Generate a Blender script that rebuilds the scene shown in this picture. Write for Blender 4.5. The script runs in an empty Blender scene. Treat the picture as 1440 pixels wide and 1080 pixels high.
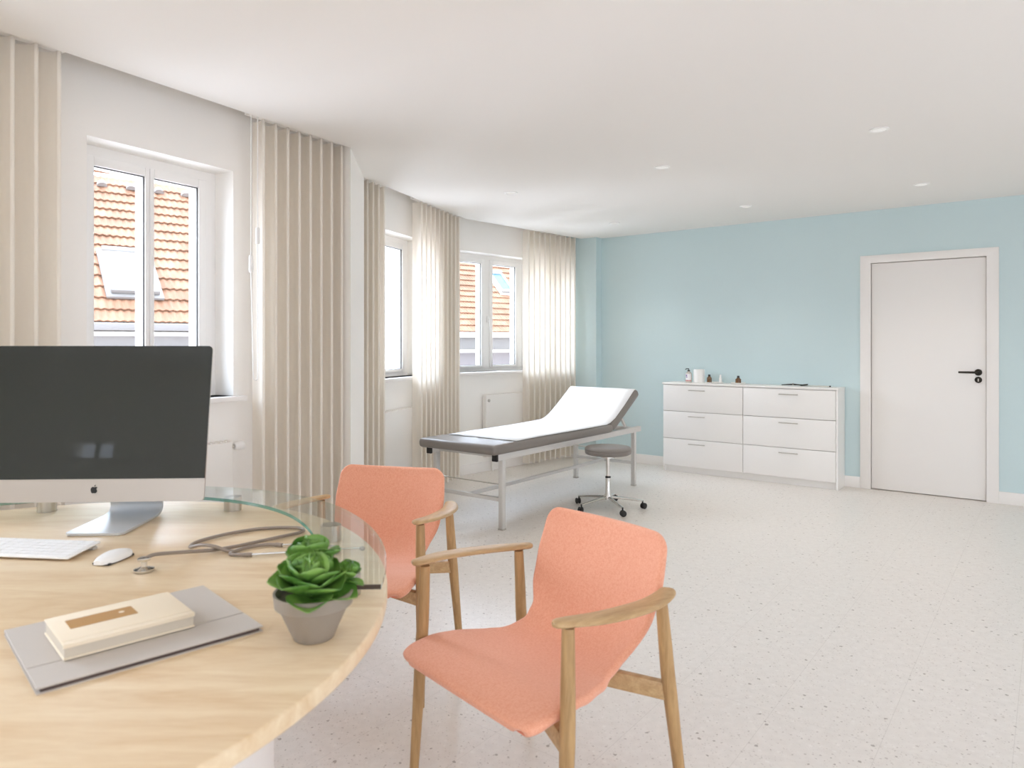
import bpy, bmesh, math, random
from mathutils import Vector, Matrix
random.seed(7)
PI = math.pi
sc = bpy.context.scene
COL = sc.collection

# ------------------------------------------------------------------ materials
def lin(c):
    return c / 12.92 if c <= 0.04045 else ((c + 0.055) / 1.055) ** 2.4
def hexc(h):
    return tuple(lin(int(h[i:i + 2], 16) / 255) for i in (0, 2, 4)) + (1,)
def newmat(name):
    m = bpy.data.materials.new(name); m.use_nodes = True
    nt = m.node_tree; nt.nodes.clear()
    out = nt.nodes.new('ShaderNodeOutputMaterial')
    return m, nt, out
def node(nt, t, **kw):
    n = nt.nodes.new(t)
    for k, v in kw.items():
        if k.startswith('i_'):
            n.inputs[k[2:].replace('_', ' ')].default_value = v
        else:
            setattr(n, k, v)
    return n
def pbr(name, col, rough=0.5, metal=0.0, spec=0.5, bump=0, bscale=200, vary=0, vscale=8, sheen=0):
    m, nt, out = newmat(name)
    b = node(nt, 'ShaderNodeBsdfPrincipled')
    b.inputs['Base Color'].default_value = col
    b.inputs['Roughness'].default_value = rough
    b.inputs['Metallic'].default_value = metal
    b.inputs['Specular IOR Level'].default_value = spec
    if sheen: b.inputs['Sheen Weight'].default_value = sheen
    tc = node(nt, 'ShaderNodeTexCoord')
    if vary:
        n = node(nt, 'ShaderNodeTexNoise'); n.inputs['Scale'].default_value = vscale; n.inputs['Detail'].default_value = 4
        nt.links.new(tc.outputs['Object'], n.inputs['Vector'])
        mx = node(nt, 'ShaderNodeMix', data_type='RGBA')
        mx.inputs['A'].default_value = tuple(c * (1 - vary) for c in col[:3]) + (1,)
        mx.inputs['B'].default_value = tuple(min(1, c * (1 + vary)) for c in col[:3]) + (1,)
        nt.links.new(n.outputs['Fac'], mx.inputs['Factor'])
        nt.links.new(mx.outputs['Result'], b.inputs['Base Color'])
    if bump:
        n = node(nt, 'ShaderNodeTexNoise'); n.inputs['Scale'].default_value = bscale; n.inputs['Detail'].default_value = 3
        nt.links.new(tc.outputs['Object'], n.inputs['Vector'])
        bp = node(nt, 'ShaderNodeBump'); bp.inputs['Strength'].default_value = bump; bp.inputs['Distance'].default_value = 0.002
        nt.links.new(n.outputs['Fac'], bp.inputs['Height']); nt.links.new(bp.outputs['Normal'], b.inputs['Normal'])
    nt.links.new(b.outputs['BSDF'], out.inputs['Surface'])
    return m

def wood(name, c1, c2, rough=0.4, grain=(1.2, 16, 16), rot=0.0, wscale=2.2):
    m, nt, out = newmat(name)
    b = node(nt, 'ShaderNodeBsdfPrincipled'); b.inputs['Roughness'].default_value = rough
    tc = node(nt, 'ShaderNodeTexCoord')
    mp = node(nt, 'ShaderNodeMapping'); mp.inputs['Rotation'].default_value = (0, 0, rot); mp.inputs['Scale'].default_value = grain
    nt.links.new(tc.outputs['Object'], mp.inputs['Vector'])
    n1 = node(nt, 'ShaderNodeTexNoise'); n1.inputs['Scale'].default_value = wscale; n1.inputs['Detail'].default_value = 6; n1.inputs['Roughness'].default_value = 0.6; n1.inputs['Distortion'].default_value = 0.8
    nt.links.new(mp.outputs['Vector'], n1.inputs['Vector'])
    n2 = node(nt, 'ShaderNodeTexNoise'); n2.inputs['Scale'].default_value = wscale * 9; n2.inputs['Detail'].default_value = 3
    nt.links.new(mp.outputs['Vector'], n2.inputs['Vector'])
    ad = node(nt, 'ShaderNodeMath', operation='MULTIPLY_ADD'); ad.inputs[1].default_value = 0.25
    nt.links.new(n2.outputs['Fac'], ad.inputs[0]); nt.links.new(n1.outputs['Fac'], ad.inputs[2])
    rp = node(nt, 'ShaderNodeValToRGB'); rp.color_ramp.elements[0].position = 0.42; rp.color_ramp.elements[1].position = 0.8
    rp.color_ramp.elements[0].color = c1; rp.color_ramp.elements[1].color = c2
    nt.links.new(ad.outputs['Value'], rp.inputs['Fac']); nt.links.new(rp.outputs['Color'], b.inputs['Base Color'])
    bp = node(nt, 'ShaderNodeBump'); bp.inputs['Strength'].default_value = 0.08; bp.inputs['Distance'].default_value = 0.002
    nt.links.new(n2.outputs['Fac'], bp.inputs['Height']); nt.links.new(bp.outputs['Normal'], b.inputs['Normal'])
    nt.links.new(b.outputs['BSDF'], out.inputs['Surface'])
    return m

def thin_glass(name, tint=(1, 1, 1, 1), ior=1.45, rough=0.0):
    m, nt, out = newmat(name)
    tr = node(nt, 'ShaderNodeBsdfTransparent'); tr.inputs['Color'].default_value = tint
    gl = node(nt, 'ShaderNodeBsdfGlossy'); gl.inputs['Roughness'].default_value = rough
    lw = node(nt, 'ShaderNodeLayerWeight'); lw.inputs['Blend'].default_value = 0.5
    pw = node(nt, 'ShaderNodeMath', operation='POWER'); pw.inputs[1].default_value = 4.5
    fr = node(nt, 'ShaderNodeMath', operation='MULTIPLY_ADD', use_clamp=True); fr.inputs[1].default_value = 0.9; fr.inputs[2].default_value = 0.04
    nt.links.new(lw.outputs['Facing'], pw.inputs[0]); nt.links.new(pw.outputs[0], fr.inputs[0])
    mx = node(nt, 'ShaderNodeMixShader')
    nt.links.new(fr.outputs[0], mx.inputs['Fac']); nt.links.new(tr.outputs['BSDF'], mx.inputs[1]); nt.links.new(gl.outputs['BSDF'], mx.inputs[2])
    nt.links.new(mx.outputs['Shader'], out.inputs['Surface'])
    return m

def fabric_translucent(name, col, trans=0.4):
    m, nt, out = newmat(name)
    d = node(nt, 'ShaderNodeBsdfDiffuse'); d.inputs['Color'].default_value = col
    t = node(nt, 'ShaderNodeBsdfTranslucent'); t.inputs['Color'].default_value = col
    tc = node(nt, 'ShaderNodeTexCoord')
    mp = node(nt, 'ShaderNodeMapping'); mp.inputs['Scale'].default_value = (900, 900, 90)
    n = node(nt, 'ShaderNodeTexNoise'); n.inputs['Scale'].default_value = 1.0
    bp = node(nt, 'ShaderNodeBump'); bp.inputs['Strength'].default_value = 0.15; bp.inputs['Distance'].default_value = 0.001
    nt.links.new(tc.outputs['Object'], mp.inputs['Vector']); nt.links.new(mp.outputs['Vector'], n.inputs['Vector'])
    nt.links.new(n.outputs['Fac'], bp.inputs['Height']); nt.links.new(bp.outputs['Normal'], d.inputs['Normal'])
    mx = node(nt, 'ShaderNodeMixShader'); mx.inputs['Fac'].default_value = trans
    nt.links.new(d.outputs['BSDF'], mx.inputs[1]); nt.links.new(t.outputs['BSDF'], mx.inputs[2])
    nt.links.new(mx.outputs['Shader'], out.inputs['Surface'])
    return m

def emis(name, col, s):
    m, nt, out = newmat(name)
    e = node(nt, 'ShaderNodeEmission'); e.inputs['Color'].default_value = col; e.inputs['Strength'].default_value = s
    nt.links.new(e.outputs['Emission'], out.inputs['Surface'])
    return m

def terrazzo(name):
    m, nt, out = newmat(name)
    L = nt.links.new
    b = node(nt, 'ShaderNodeBsdfPrincipled'); b.inputs['Roughness'].default_value = 0.34; b.inputs['Specular IOR Level'].default_value = 0.4
    tc = node(nt, 'ShaderNodeTexCoord')
    base = hexc('f0ebe4')
    prev = None
    mxb = node(nt, 'ShaderNodeMix', data_type='RGBA')
    nz = node(nt, 'ShaderNodeTexNoise'); nz.inputs['Scale'].default_value = 30; nz.inputs['Detail'].default_value = 5
    L(tc.outputs['Object'], nz.inputs['Vector']); L(nz.outputs['Fac'], mxb.inputs['Factor'])
    mxb.inputs['A'].default_value = hexc('dad3cb'); mxb.inputs['B'].default_value = hexc('ece6df')
    prev = mxb.outputs['Result']
    wob = node(nt, 'ShaderNodeTexNoise'); wob.inputs['Scale'].default_value = 90
    L(tc.outputs['Object'], wob.inputs['Vector'])
    va = node(nt, 'ShaderNodeVectorMath', operation='MULTIPLY_ADD'); va.inputs[1].default_value = (0.012, 0.012, 0)
    L(wob.outputs['Color'], va.inputs[0]); L(tc.outputs['Object'], va.inputs[2])
    for scale, thr, rad, col, amt in ((24, 0.82, 0.16, '988c80', 0.75), (45, 0.66, 0.18, 'ada197', 0.6), (95, 0.55, 0.24, 'beb4aa', 0.5), (34, 0.8, 0.24, 'f6f2ed', 0.3)):
        v = node(nt, 'ShaderNodeTexVoronoi', voronoi_dimensions='2D'); v.inputs['Scale'].default_value = scale
        L(va.outputs['Vector'], v.inputs['Vector'])
        sp = node(nt, 'ShaderNodeSeparateColor'); L(v.outputs['Color'], sp.inputs['Color'])
        gt = node(nt, 'ShaderNodeMath', operation='GREATER_THAN'); gt.inputs[1].default_value = thr; L(sp.outputs[0], gt.inputs[0])
        sz = node(nt, 'ShaderNodeMath', operation='MULTIPLY'); sz.inputs[1].default_value = rad; L(sp.outputs[1], sz.inputs[0])
        lt = node(nt, 'ShaderNodeMath', operation='LESS_THAN'); L(v.outputs['Distance'], lt.inputs[0]); L(sz.outputs[0], lt.inputs[1])
        mu = node(nt, 'ShaderNodeMath', operation='MULTIPLY'); L(gt.outputs[0], mu.inputs[0]); L(lt.outputs[0], mu.inputs[1])
        m2 = node(nt, 'ShaderNodeMath', operation='MULTIPLY'); m2.inputs[1].default_value = amt; L(mu.outputs[0], m2.inputs[0])
        mx = node(nt, 'ShaderNodeMix', data_type='RGBA'); L(m2.outputs[0], mx.inputs['Factor']); L(prev, mx.inputs['A']); mx.inputs['B'].default_value = hexc(col)
        prev = mx.outputs['Result']
    # tile joints, the tiles laid square to the blue wall
    for dx, dy, off, pitch in ((0.796, -0.605, 0.099, 0.343), (0.605, 0.796, 0.21, 0.686)):
        dt = node(nt, 'ShaderNodeVectorMath', operation='DOT_PRODUCT'); dt.inputs[1].default_value = (dx, dy, 0)
        L(tc.outputs['Object'], dt.inputs[0])
        ma = node(nt, 'ShaderNodeMath', operation='MULTIPLY_ADD'); ma.inputs[1].default_value = 1 / pitch; ma.inputs[2].default_value = off / pitch
        L(dt.outputs['Value'], ma.inputs[0])
        frn = node(nt, 'ShaderNodeMath', operation='FRACT'); L(ma.outputs[0], frn.inputs[0])
        lt = node(nt, 'ShaderNodeMath', operation='LESS_THAN'); lt.inputs[1].default_value = 0.0016 / pitch; L(frn.outputs[0], lt.inputs[0])
        m2 = node(nt, 'ShaderNodeMath', operation='MULTIPLY'); m2.inputs[1].default_value = 0.55; L(lt.outputs[0], m2.inputs[0])
        mx = node(nt, 'ShaderNodeMix', data_type='RGBA'); L(m2.outputs[0], mx.inputs['Factor']); L(prev, mx.inputs['A']); mx.inputs['B'].default_value = hexc('c3bcb3')
        prev = mx.outputs['Result']
    L(prev, b.inputs['Base Color'])
    L(b.outputs['BSDF'], out.inputs['Surface'])
    return m

def weave(name, col, dark):
    m, nt, out = newmat(name)
    L = nt.links.new
    b = node(nt, 'ShaderNodeBsdfPrincipled'); b.inputs['Roughness'].default_value = 0.85; b.inputs['Specular IOR Level'].default_value = 0.25
    b.inputs['Sheen Weight'].default_value = 0.25
    tc = node(nt, 'ShaderNodeTexCoord')
    facs = []
    for s in ((520, 110, 110), (110, 520, 520)):
        mp = node(nt, 'ShaderNodeMapping'); mp.inputs['Scale'].default_value = s
        n = node(nt, 'ShaderNodeTexNoise'); n.inputs['Scale'].default_value = 1; n.inputs['Detail'].default_value = 2
        L(tc.outputs['Object'], mp.inputs['Vector']); L(mp.outputs['Vector'], n.inputs['Vector']); facs.append(n.outputs['Fac'])
    ad = node(nt, 'ShaderNodeMath', operation='ADD'); L(facs[0], ad.inputs[0]); L(facs[1], ad.inputs[1])
    rp = node(nt, 'ShaderNodeValToRGB'); rp.color_ramp.elements[0].position = 0.75; rp.color_ramp.elements[1].position = 1.0
    sc_ = node(nt, 'ShaderNodeMath', operation='MULTIPLY'); sc_.inputs[1].default_value = 0.9; L(ad.outputs[0], sc_.inputs[0])
    rp.color_ramp.elements[0].color = dark; rp.color_ramp.elements[1].color = col
    L(sc_.outputs[0], rp.inputs['Fac']); L(rp.outputs['Color'], b.inputs['Base Color'])
    bp = node(nt, 'ShaderNodeBump'); bp.inputs['Strength'].default_value = 0.25; bp.inputs['Distance'].default_value = 0.001
    L(ad.outputs[0], bp.inputs['Height']); L(bp.outputs['Normal'], b.inputs['Normal'])
    L(b.outputs['BSDF'], out.inputs['Surface'])
    return m

M = {}
M['wall'] = pbr('white_paint', hexc('f8f5f0'), 0.75, spec=0.2, bump=0.04, bscale=160)
M['ceiling'] = pbr('ceiling_paint', hexc('f2efeb'), 0.8, spec=0.15)
M['blue'] = pbr('blue_wallpaint', hexc('ccdee0'), 0.7, spec=0.25, bump=0.08, bscale=90, vary=0.012, vscale=70)
M['floor'] = terrazzo('white_terrazzo')
M['trim'] = pbr('white_lacquer', hexc('f2eeea'), 0.35, spec=0.4)
M['cabinet'] = pbr('white_cabinet_lacquer', hexc('f1eeea'), 0.28, spec=0.45)
M['radiator'] = pbr('radiator_enamel', hexc('f0ece6'), 0.35)
M['upvc'] = pbr('window_plastic', hexc('f3f1ee'), 0.3, spec=0.45)
M['gasket'] = pbr('dark_gasket', hexc('4a4744'), 0.7)
M['pane'] = thin_glass('window_pane', (0.97, 0.98, 0.98, 1))
M['vane'] = fabric_translucent('beige_vane_fabric', hexc('f8f3eb'), 0.43)
M['plastic'] = pbr('white_plastic', hexc('f4f2ef'), 0.35)
M['desk'] = wood('pale_ash_veneer', hexc('d9b98f'), hexc('ecd6b4'), 0.33, grain=(1.6, 9, 9), rot=0.5, wscale=1.6)
M['oak'] = wood('oak_frame_wood', hexc('9a764b'), hexc('bf9a69'), 0.45, grain=(30, 30, 2.2), wscale=1.6)
M['oak_arm'] = wood('oak_arm_wood', hexc('aa8659'), hexc('caa87b'), 0.4, grain=(30, 3, 30), wscale=1.6)
M['coral'] = weave('coral_fabric', hexc('eba98b'), hexc('e39b7c'))
M['chrome'] = pbr('chrome', hexc('dcdad6'), 0.18, 1.0)
M['steel'] = pbr('brushed_steel', hexc('c9c4bc'), 0.32, 1.0)
M['alu'] = pbr('silver_aluminium', hexc('c3bab0'), 0.42, 0.7)
M['alu_stand'] = pbr('stand_aluminium', hexc('d2d4d5'), 0.5, 0.55)
M['screen'] = pbr('dark_screen_glass', hexc('2a2d29'), 0.03, spec=0.6)
M['black'] = pbr('black_plastic', hexc('161412'), 0.45)
M['shelf_glass'] = thin_glass('clear_shelf_glass', (0.955, 0.985, 0.972, 1))
M['glass_edge'] = None
def edge_glass():
    m, nt, out = newmat('green_glass_edge')
    tr = node(nt, 'ShaderNodeBsdfTransparent'); tr.inputs['Color'].default_value = hexc('7fbfb2')
    df = node(nt, 'ShaderNodeBsdfDiffuse'); df.inputs['Color'].default_value = hexc('5f9d92')
    gl = node(nt, 'ShaderNodeBsdfGlossy'); gl.inputs['Roughness'].default_value = 0.12
    m1 = node(nt, 'ShaderNodeMixShader'); m1.inputs['Fac'].default_value = 0.4
    nt.links.new(tr.outputs[0], m1.inputs[1]); nt.links.new(df.outputs[0], m1.inputs[2])
    m2 = node(nt, 'ShaderNodeMixShader'); m2.inputs['Fac'].default_value = 0.2
    nt.links.new(m1.outputs[0], m2.inputs[1]); nt.links.new(gl.outputs[0], m2.inputs[2])
    nt.links.new(m2.outputs[0], out.inputs['Surface'])
    return m
M['glass_edge'] = edge_glass()
M['glass_rim'] = thin_glass('clear_glass_rim', (0.86, 0.93, 0.9, 1))
M['glass_end'] = pbr('glass_end_reflection', hexc('43352c'), 0.15, spec=0.6)  # dark reflection on the cut end put into its colour
M['vinyl'] = pbr('grey_vinyl', hexc('807973'), 0.42, spec=0.45)
M['paper'] = pbr('white_paper', hexc('f6f7f8'), 0.8, spec=0.2)
M['silverpaint'] = pbr('silver_grey_frame', hexc('d6d3cf'), 0.35, 0.35)
M['darkmetal'] = pbr('dark_bronze_metal', hexc('34302a'), 0.4, 0.7)
M['rubber'] = pbr('black_rubber', hexc('1c1a19'), 0.6)
M['folder'] = pbr('grey_folder_card', hexc('c2b9af'), 0.7)
M['folder_gap'] = pbr('folder_gap_shade', hexc('5a4a44'), 0.8)  # dark tone stands for the shade between the folder covers
M['cream'] = pbr('cream_book_cloth', hexc('ecdcc2'), 0.7, bump=0.1, bscale=500)
M['pages'] = pbr('book_pages', hexc('cdc0ad'), 0.85)
M['brown'] = pbr('brown_label', hexc('b58a52'), 0.5)
M['pot'] = pbr('grey_pot_clay', hexc('94887a'), 0.85, vary=0.05, vscale=30)
M['soil'] = pbr('dark_soil', hexc('3a2c20'), 0.95)
M['tube'] = pbr('grey_rubber_tube', hexc('8d7f72'), 0.4)
M['amber'] = pbr('brown_glass', hexc('6b4a2a'), 0.15, spec=0.6)
M['clearbottle'] = pbr('pale_clear_plastic', hexc('c9bfb5'), 0.15, spec=0.6)
M['labelpaper'] = pbr('label_paper', hexc('f1eef0'), 0.6)
M['purple'] = pbr('label_purple', hexc('7d6aa5'), 0.6)
M['red'] = pbr('label_red', hexc('c77b78'), 0.6)
M['white_wallout'] = pbr('white_render', hexc('efe9e2'), 0.9)
M['greyout'] = pbr('grey_fascia', hexc('8f8a88'), 0.8)
M['lightgreyout'] = pbr('light_grey_plaster', hexc('8f8888'), 0.9)
M['skypane'] = pbr('sky_tinted_glass', hexc('3d6d9c'), 0.25)  # blue of the reflected sky put into the base colour
M['skypane_overexposed'] = pbr('overexposed_skylight_glass', hexc('dde2e5'), 0.4)  # white of the overexposed pane put into the base colour
M['lead'] = pbr('grey_lead', hexc('8b8784'), 0.6)
M['lamp'] = emis('downlight_diffuser', (1, 0.97, 0.93, 1), .76)
def leafmat():
    m, nt, out = newmat('succulent_leaf')
    b = node(nt, 'ShaderNodeBsdfPrincipled'); b.inputs['Roughness'].default_value = 0.38
    tc = node(nt, 'ShaderNodeTexCoord'); n = node(nt, 'ShaderNodeTexNoise'); n.inputs['Scale'].default_value = 22; n.inputs['Detail'].default_value = 2
    nt.links.new(tc.outputs['Object'], n.inputs['Vector'])
    rp = node(nt, 'ShaderNodeValToRGB'); rp.color_ramp.elements[0].position = 0.35; rp.color_ramp.elements[1].position = 0.72
    rp.color_ramp.elements[0].color = hexc('4d7f2e'); rp.color_ramp.elements[1].color = hexc('8fb458')
    nt.links.new(n.outputs['Fac'], rp.inputs['Fac']); nt.links.new(rp.outputs['Color'], b.inputs['Base Color'])
    t = node(nt, 'ShaderNodeBsdfTranslucent'); t.inputs['Color'].default_value = hexc('7fae3c')
    mx = node(nt, 'ShaderNodeMixShader'); mx.inputs['Fac'].default_value = 0.15
    nt.links.new(b.outputs[0], mx.inputs[1]); nt.links.new(t.outputs[0], mx.inputs[2]); nt.links.new(mx.outputs[0], out.inputs['Surface'])
    return m
M['leaf'] = leafmat()
def tilemat():
    m, nt, out = newmat('clay_roof_tile')
    b = node(nt, 'ShaderNodeBsdfPrincipled'); b.inputs['Roughness'].default_value = 0.8
    tc = node(nt, 'ShaderNodeTexCoord'); n = node(nt, 'ShaderNodeTexNoise'); n.inputs['Scale'].default_value = 2.2; n.inputs['Detail'].default_value = 5
    nt.links.new(tc.outputs['Object'], n.inputs['Vector'])
    rp = node(nt, 'ShaderNodeValToRGB'); rp.color_ramp.elements[0].position = 0.35; rp.color_ramp.elements[1].position = 0.7
    rp.color_ramp.elements[0].color = hexc('8a6248'); rp.color_ramp.elements[1].color = hexc('a87c60')
    nt.links.new(n.outputs['Fac'], rp.inputs['Fac']); nt.links.new(rp.outputs['Color'], b.inputs['Base Color'])
    nt.links.new(b.outputs[0], out.inputs['Surface'])
    return m
M['tile'] = tilemat()

# ------------------------------------------------------------------ mesh helpers
def box(bm, x0, x1, y0, y1, z0, z1, mat=None):
    vs = [bm.verts.new((x, y, z)) for z in (z0, z1) for y in (y0, y1) for x in (x0, x1)]
    if mat is not None:
        for v in vs: v.co = mat @ v.co
    for f in ((0, 2, 3, 1), (4, 5, 7, 6), (0, 1, 5, 4), (2, 6, 7, 3), (0, 4, 6, 2), (1, 3, 7, 5)):
        bm.faces.new([vs[i] for i in f])
    return vs
def ring_loft(bm, rings, cap=True, closed=False):
    vr = [[bm.verts.new(p) for p in r] for r in rings]
    n = len(vr[0])
    pairs = list(zip(vr, vr[1:])) + ([(vr[-1], vr[0])] if closed else [])
    for a, b in pairs:
        for i in range(n):
            bm.faces.new((a[i], a[(i + 1) % n], b[(i + 1) % n], b[i]))
    if cap and not closed:
        bm.faces.new(list(reversed(vr[0]))); bm.faces.new(vr[-1])
    return vr
def lathe(bm, prof, n=32, cx=0, cy=0, cap=True):
    ring_loft(bm, [[(cx + r * math.cos(2 * PI * i / n), cy + r * math.sin(2 * PI * i / n), z) for i in range(n)] for r, z in prof], cap)
def frames(pts):
    P = [Vector(p) for p in pts]; T = []
    for i in range(len(P)):
        a = P[max(i - 1, 0)]; b = P[min(i + 1, len(P) - 1)]
        T.append((b - a).normalized())
    up = Vector((0, 0, 1)) if abs(T[0].z) < 0.9 else Vector((1, 0, 0))
    N = []
    s = T[0].cross(up).normalized()
    for t in T:
        s = (s - t * s.dot(t)).normalized(); N.append((s, s.cross(t).normalized()))
    return P, T, N
def tube(bm, pts, r, n=10, cap=True, sx=1, sy=1):
    P, T, N = frames(pts)
    R = r if isinstance(r, (list, tuple)) else [r] * len(P)
    ring_loft(bm, [[p + (s * math.cos(2 * PI * k / n) * sx + u * math.sin(2 * PI * k / n) * sy) * rr for k in range(n)] for p, (s, u), rr in zip(P, N, R)], cap)
def smoothpath(pts, k=6):
    P = [Vector(p) for p in pts]; out = []
    for i in range(len(P) - 1):
        p0 = P[max(i - 1, 0)]; p1 = P[i]; p2 = P[i + 1]; p3 = P[min(i + 2, len(P) - 1)]
        for j in range(k):
            t = j / k
            out.append(0.5 * ((2 * p1) + (p2 - p0) * t + (2 * p0 - 5 * p1 + 4 * p2 - p3) * t * t + (3 * p1 - p0 - 3 * p2 + p3) * t ** 3))
    out.append(P[-1]); return out
def bar(bm, a, b, w, h, up=(0, 0, 1)):
    a = Vector(a); b = Vector(b); t = (b - a).normalized(); s = t.cross(Vector(up)).normalized(); u = s.cross(t)
    ring_loft(bm, [[p + s * x * w / 2 + u * y * h / 2 for x, y in ((-1, -1), (1, -1), (1, 1), (-1, 1))] for p in (a, b)])
def prism(bm, poly, z0, z1):
    b = [bm.verts.new((x, y, z0)) for x, y in poly]; t = [bm.verts.new((x, y, z1)) for x, y in poly]
    n = len(poly)
    bm.faces.new(list(reversed(b))); bm.faces.new(t)
    for i in range(n): bm.faces.new((b[i], b[(i + 1) % n], t[(i + 1) % n], t[i]))
def obj(name, bm, mat, parent=None, loc=(0, 0, 0), rotz=0, bevel=0, seg=2, smooth=True, ang=35, mats=None):
    bmesh.ops.recalc_face_normals(bm, faces=bm.faces[:])
    if bevel:
        bm.normal_update()
        es = [e for e in bm.edges if len(e.link_faces) == 2 and e.calc_face_angle(0) > math.radians(40)]
        bmesh.ops.bevel(bm, geom=es, offset=bevel, segments=seg, profile=0.5, affect='EDGES', clamp_overlap=True)
    bm.normal_update()
    if smooth:
        for f in bm.faces: f.smooth = True
        for e in bm.edges:
            if len(e.link_faces) == 2 and e.calc_face_angle(0) > math.radians(ang): e.smooth = False
    me = bpy.data.meshes.new(name); bm.to_mesh(me); bm.free()
    for m in (mats or [mat]): me.materials.append(m)
    o = bpy.data.objects.new(name, me); COL.objects.link(o)
    o.location = loc; o.rotation_euler = (0, 0, rotz)
    if parent: o.parent = parent
    return o
def tag(o, label=None, cat=None, group=None, kind=None):
    if label: o['label'] = label
    if cat: o['category'] = cat
    if group: o['group'] = group
    if kind: o['kind'] = kind
    return o
def thing(name, label, cat, loc=(0, 0, 0), rotz=0, group=None):
    o = bpy.data.objects.new(name, None); COL.objects.link(o); o.empty_display_size = 0.1
    o.location = loc; o.rotation_euler = (0, 0, rotz)
    return tag(o, label, cat, group)
def dup(root, label, loc=None, rotz=None):
    def rec(o, par):
        c = o.copy(); COL.objects.link(c)
        if par: c.parent = par
        for ch in [x for x in COL.objects if x.parent == o]: rec(ch, c)
        return c
    r = rec(root, None); r['label'] = label
    if loc is not None: r.location = loc
    if rotz is not None: r.rotation_euler = (0, 0, rotz)
    return r
def B(): return bmesh.new()
def struct(name, bm, m, **kw):
    return tag(obj(name, bm, m, **kw), kind='structure')

# ------------------------------------------------------------------ room shell
CEIL = 2.48
class Frame:                                   # local frame: x along the wall, y outwards, z up
    def __init__(s, p, q):
        s.p = Vector((p[0], p[1], 0)); d = Vector((q[0] - p[0], q[1] - p[1], 0)); s.len = d.length
        s.rot = math.atan2(d.y, d.x); s.a = d.normalized(); s.n = Vector((-s.a.y, s.a.x, 0))
    def w(s, x, y, z=0): return s.p + s.a * x + s.n * y + Vector((0, 0, z))
F1 = Frame((-1.9429, 2.6984), (-.9787, 4.3116))
F2 = Frame((-1.058, 5.085), (-.44, 6.76))
F3 = Frame((-.44, 6.76), (.78, 8.03))
WO = Vector((1.04, 7.98, 0)); BD = Vector((.794, -.608, 0)).normalized()
FB = Frame((WO.x, WO.y), (WO.x + BD.x, WO.y + BD.y))          # blue wall: y points into the wall, away from the room
END = FB.w(5.5, 0)
REAR = -2.3

def wall_with_holes(name, fr, x0, x1, y0, y1, holes, z1=2.75, m='wall', z0=0.0):
    bm = B(); x = x0
    for (a, b, s, t) in sorted(holes):
        if a > x: box(bm, x, a, y0, y1, z0, z1)
        if s > z0: box(bm, a, b, y0, y1, z0, s)
        if t < z1: box(bm, a, b, y0, y1, t, z1)
        x = b
    box(bm, x, x1, y0, y1, z0, z1)
    return struct(name, bm, M[m], loc=fr.p, rotz=fr.rot, smooth=False)
H1 = (.428, 1.197, 1.012, 2.222); H1b = (-1.75, -.55, 1.012, 2.222); H1c = (-3.7, -2.5, 1.012, 2.222)
H2 = (.45, 1.285, 1.012, 2.22); H3 = (.07, 1.66, 1.012, 2.214)
wall_with_holes('wall_left', F1, -6.6, 1.885, .2, .5, [H1, H1b, H1c])
wall_with_holes('wall_bay_side', F2, -.12, 1.87, .2, .5, [H2])
wall_with_holes('wall_bay_end', F3, -.07, 2.4, .2, .5, [H3])
# pier between the left wall and the bay
bm = B(); p1 = F1.w(F1.len, 0); p2 = F2.w(0, 0)
prism(bm, [(p1.x, p1.y), (p2.x, p2.y), tuple(F2.w(0, .5).xy), tuple(F1.w(F1.len, .5).xy)], 0, 2.75)
struct('wall_pier', bm, M['wall'], smooth=False)
# blue wall with door opening, pilaster
DS0, DS1, DZ = 2.713, 3.572, 2.01
wall_with_holes('wall_back', FB, -1.2, 5.7, 0, .25, [(DS0 - .02, DS1 + .02, 0, DZ + .02)], m='blue', z1=2.6)
bm = B(); box(bm, -1.0, -.04, -.12, 0, 0, 2.55)
struct('wall_pilaster', bm, M['blue'], loc=FB.p, rotz=FB.rot, smooth=False)
# walls behind the camera
bm = B()
box(bm, END.x, END.x + .25, REAR, END.y, 0, .1); box(bm, END.x, END.x + .25, REAR, END.y, 2.35, 2.6)
box(bm, END.x, END.x + .25, REAR - .2, REAR + .5, .1, 2.35); box(bm, END.x, END.x + .25, 1.6, END.y + .2, .1, 2.35)
struct('wall_right', bm, M['wall'], smooth=False)  # wide unseen opening added in this wall to let in more light
RL = -5.6
bm = B()
holes = [(-2.3, -.5), (-.4, 1.4), (1.5, 3.3)]
y0, y1 = REAR - .25, REAR
x = RL
small = (-3.60, -3.22, 1.65, 1.81)
box(bm, x, small[0], y0, y1, 0, 2.6); box(bm, small[0], small[1], y0, y1, 0, small[2]); box(bm, small[0], small[1], y0, y1, small[3], 2.6)
x = small[1]
for a, b in holes:
    box(bm, x, a, y0, y1, 0, 2.6); box(bm, a, b, y0, y1, 0, .12); box(bm, a, b, y0, y1, 2.3, 2.6); x = b
box(bm, x, END.x + .25, y0, y1, 0, 2.6)
struct('wall_rear', bm, M['wall'], smooth=False)
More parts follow.
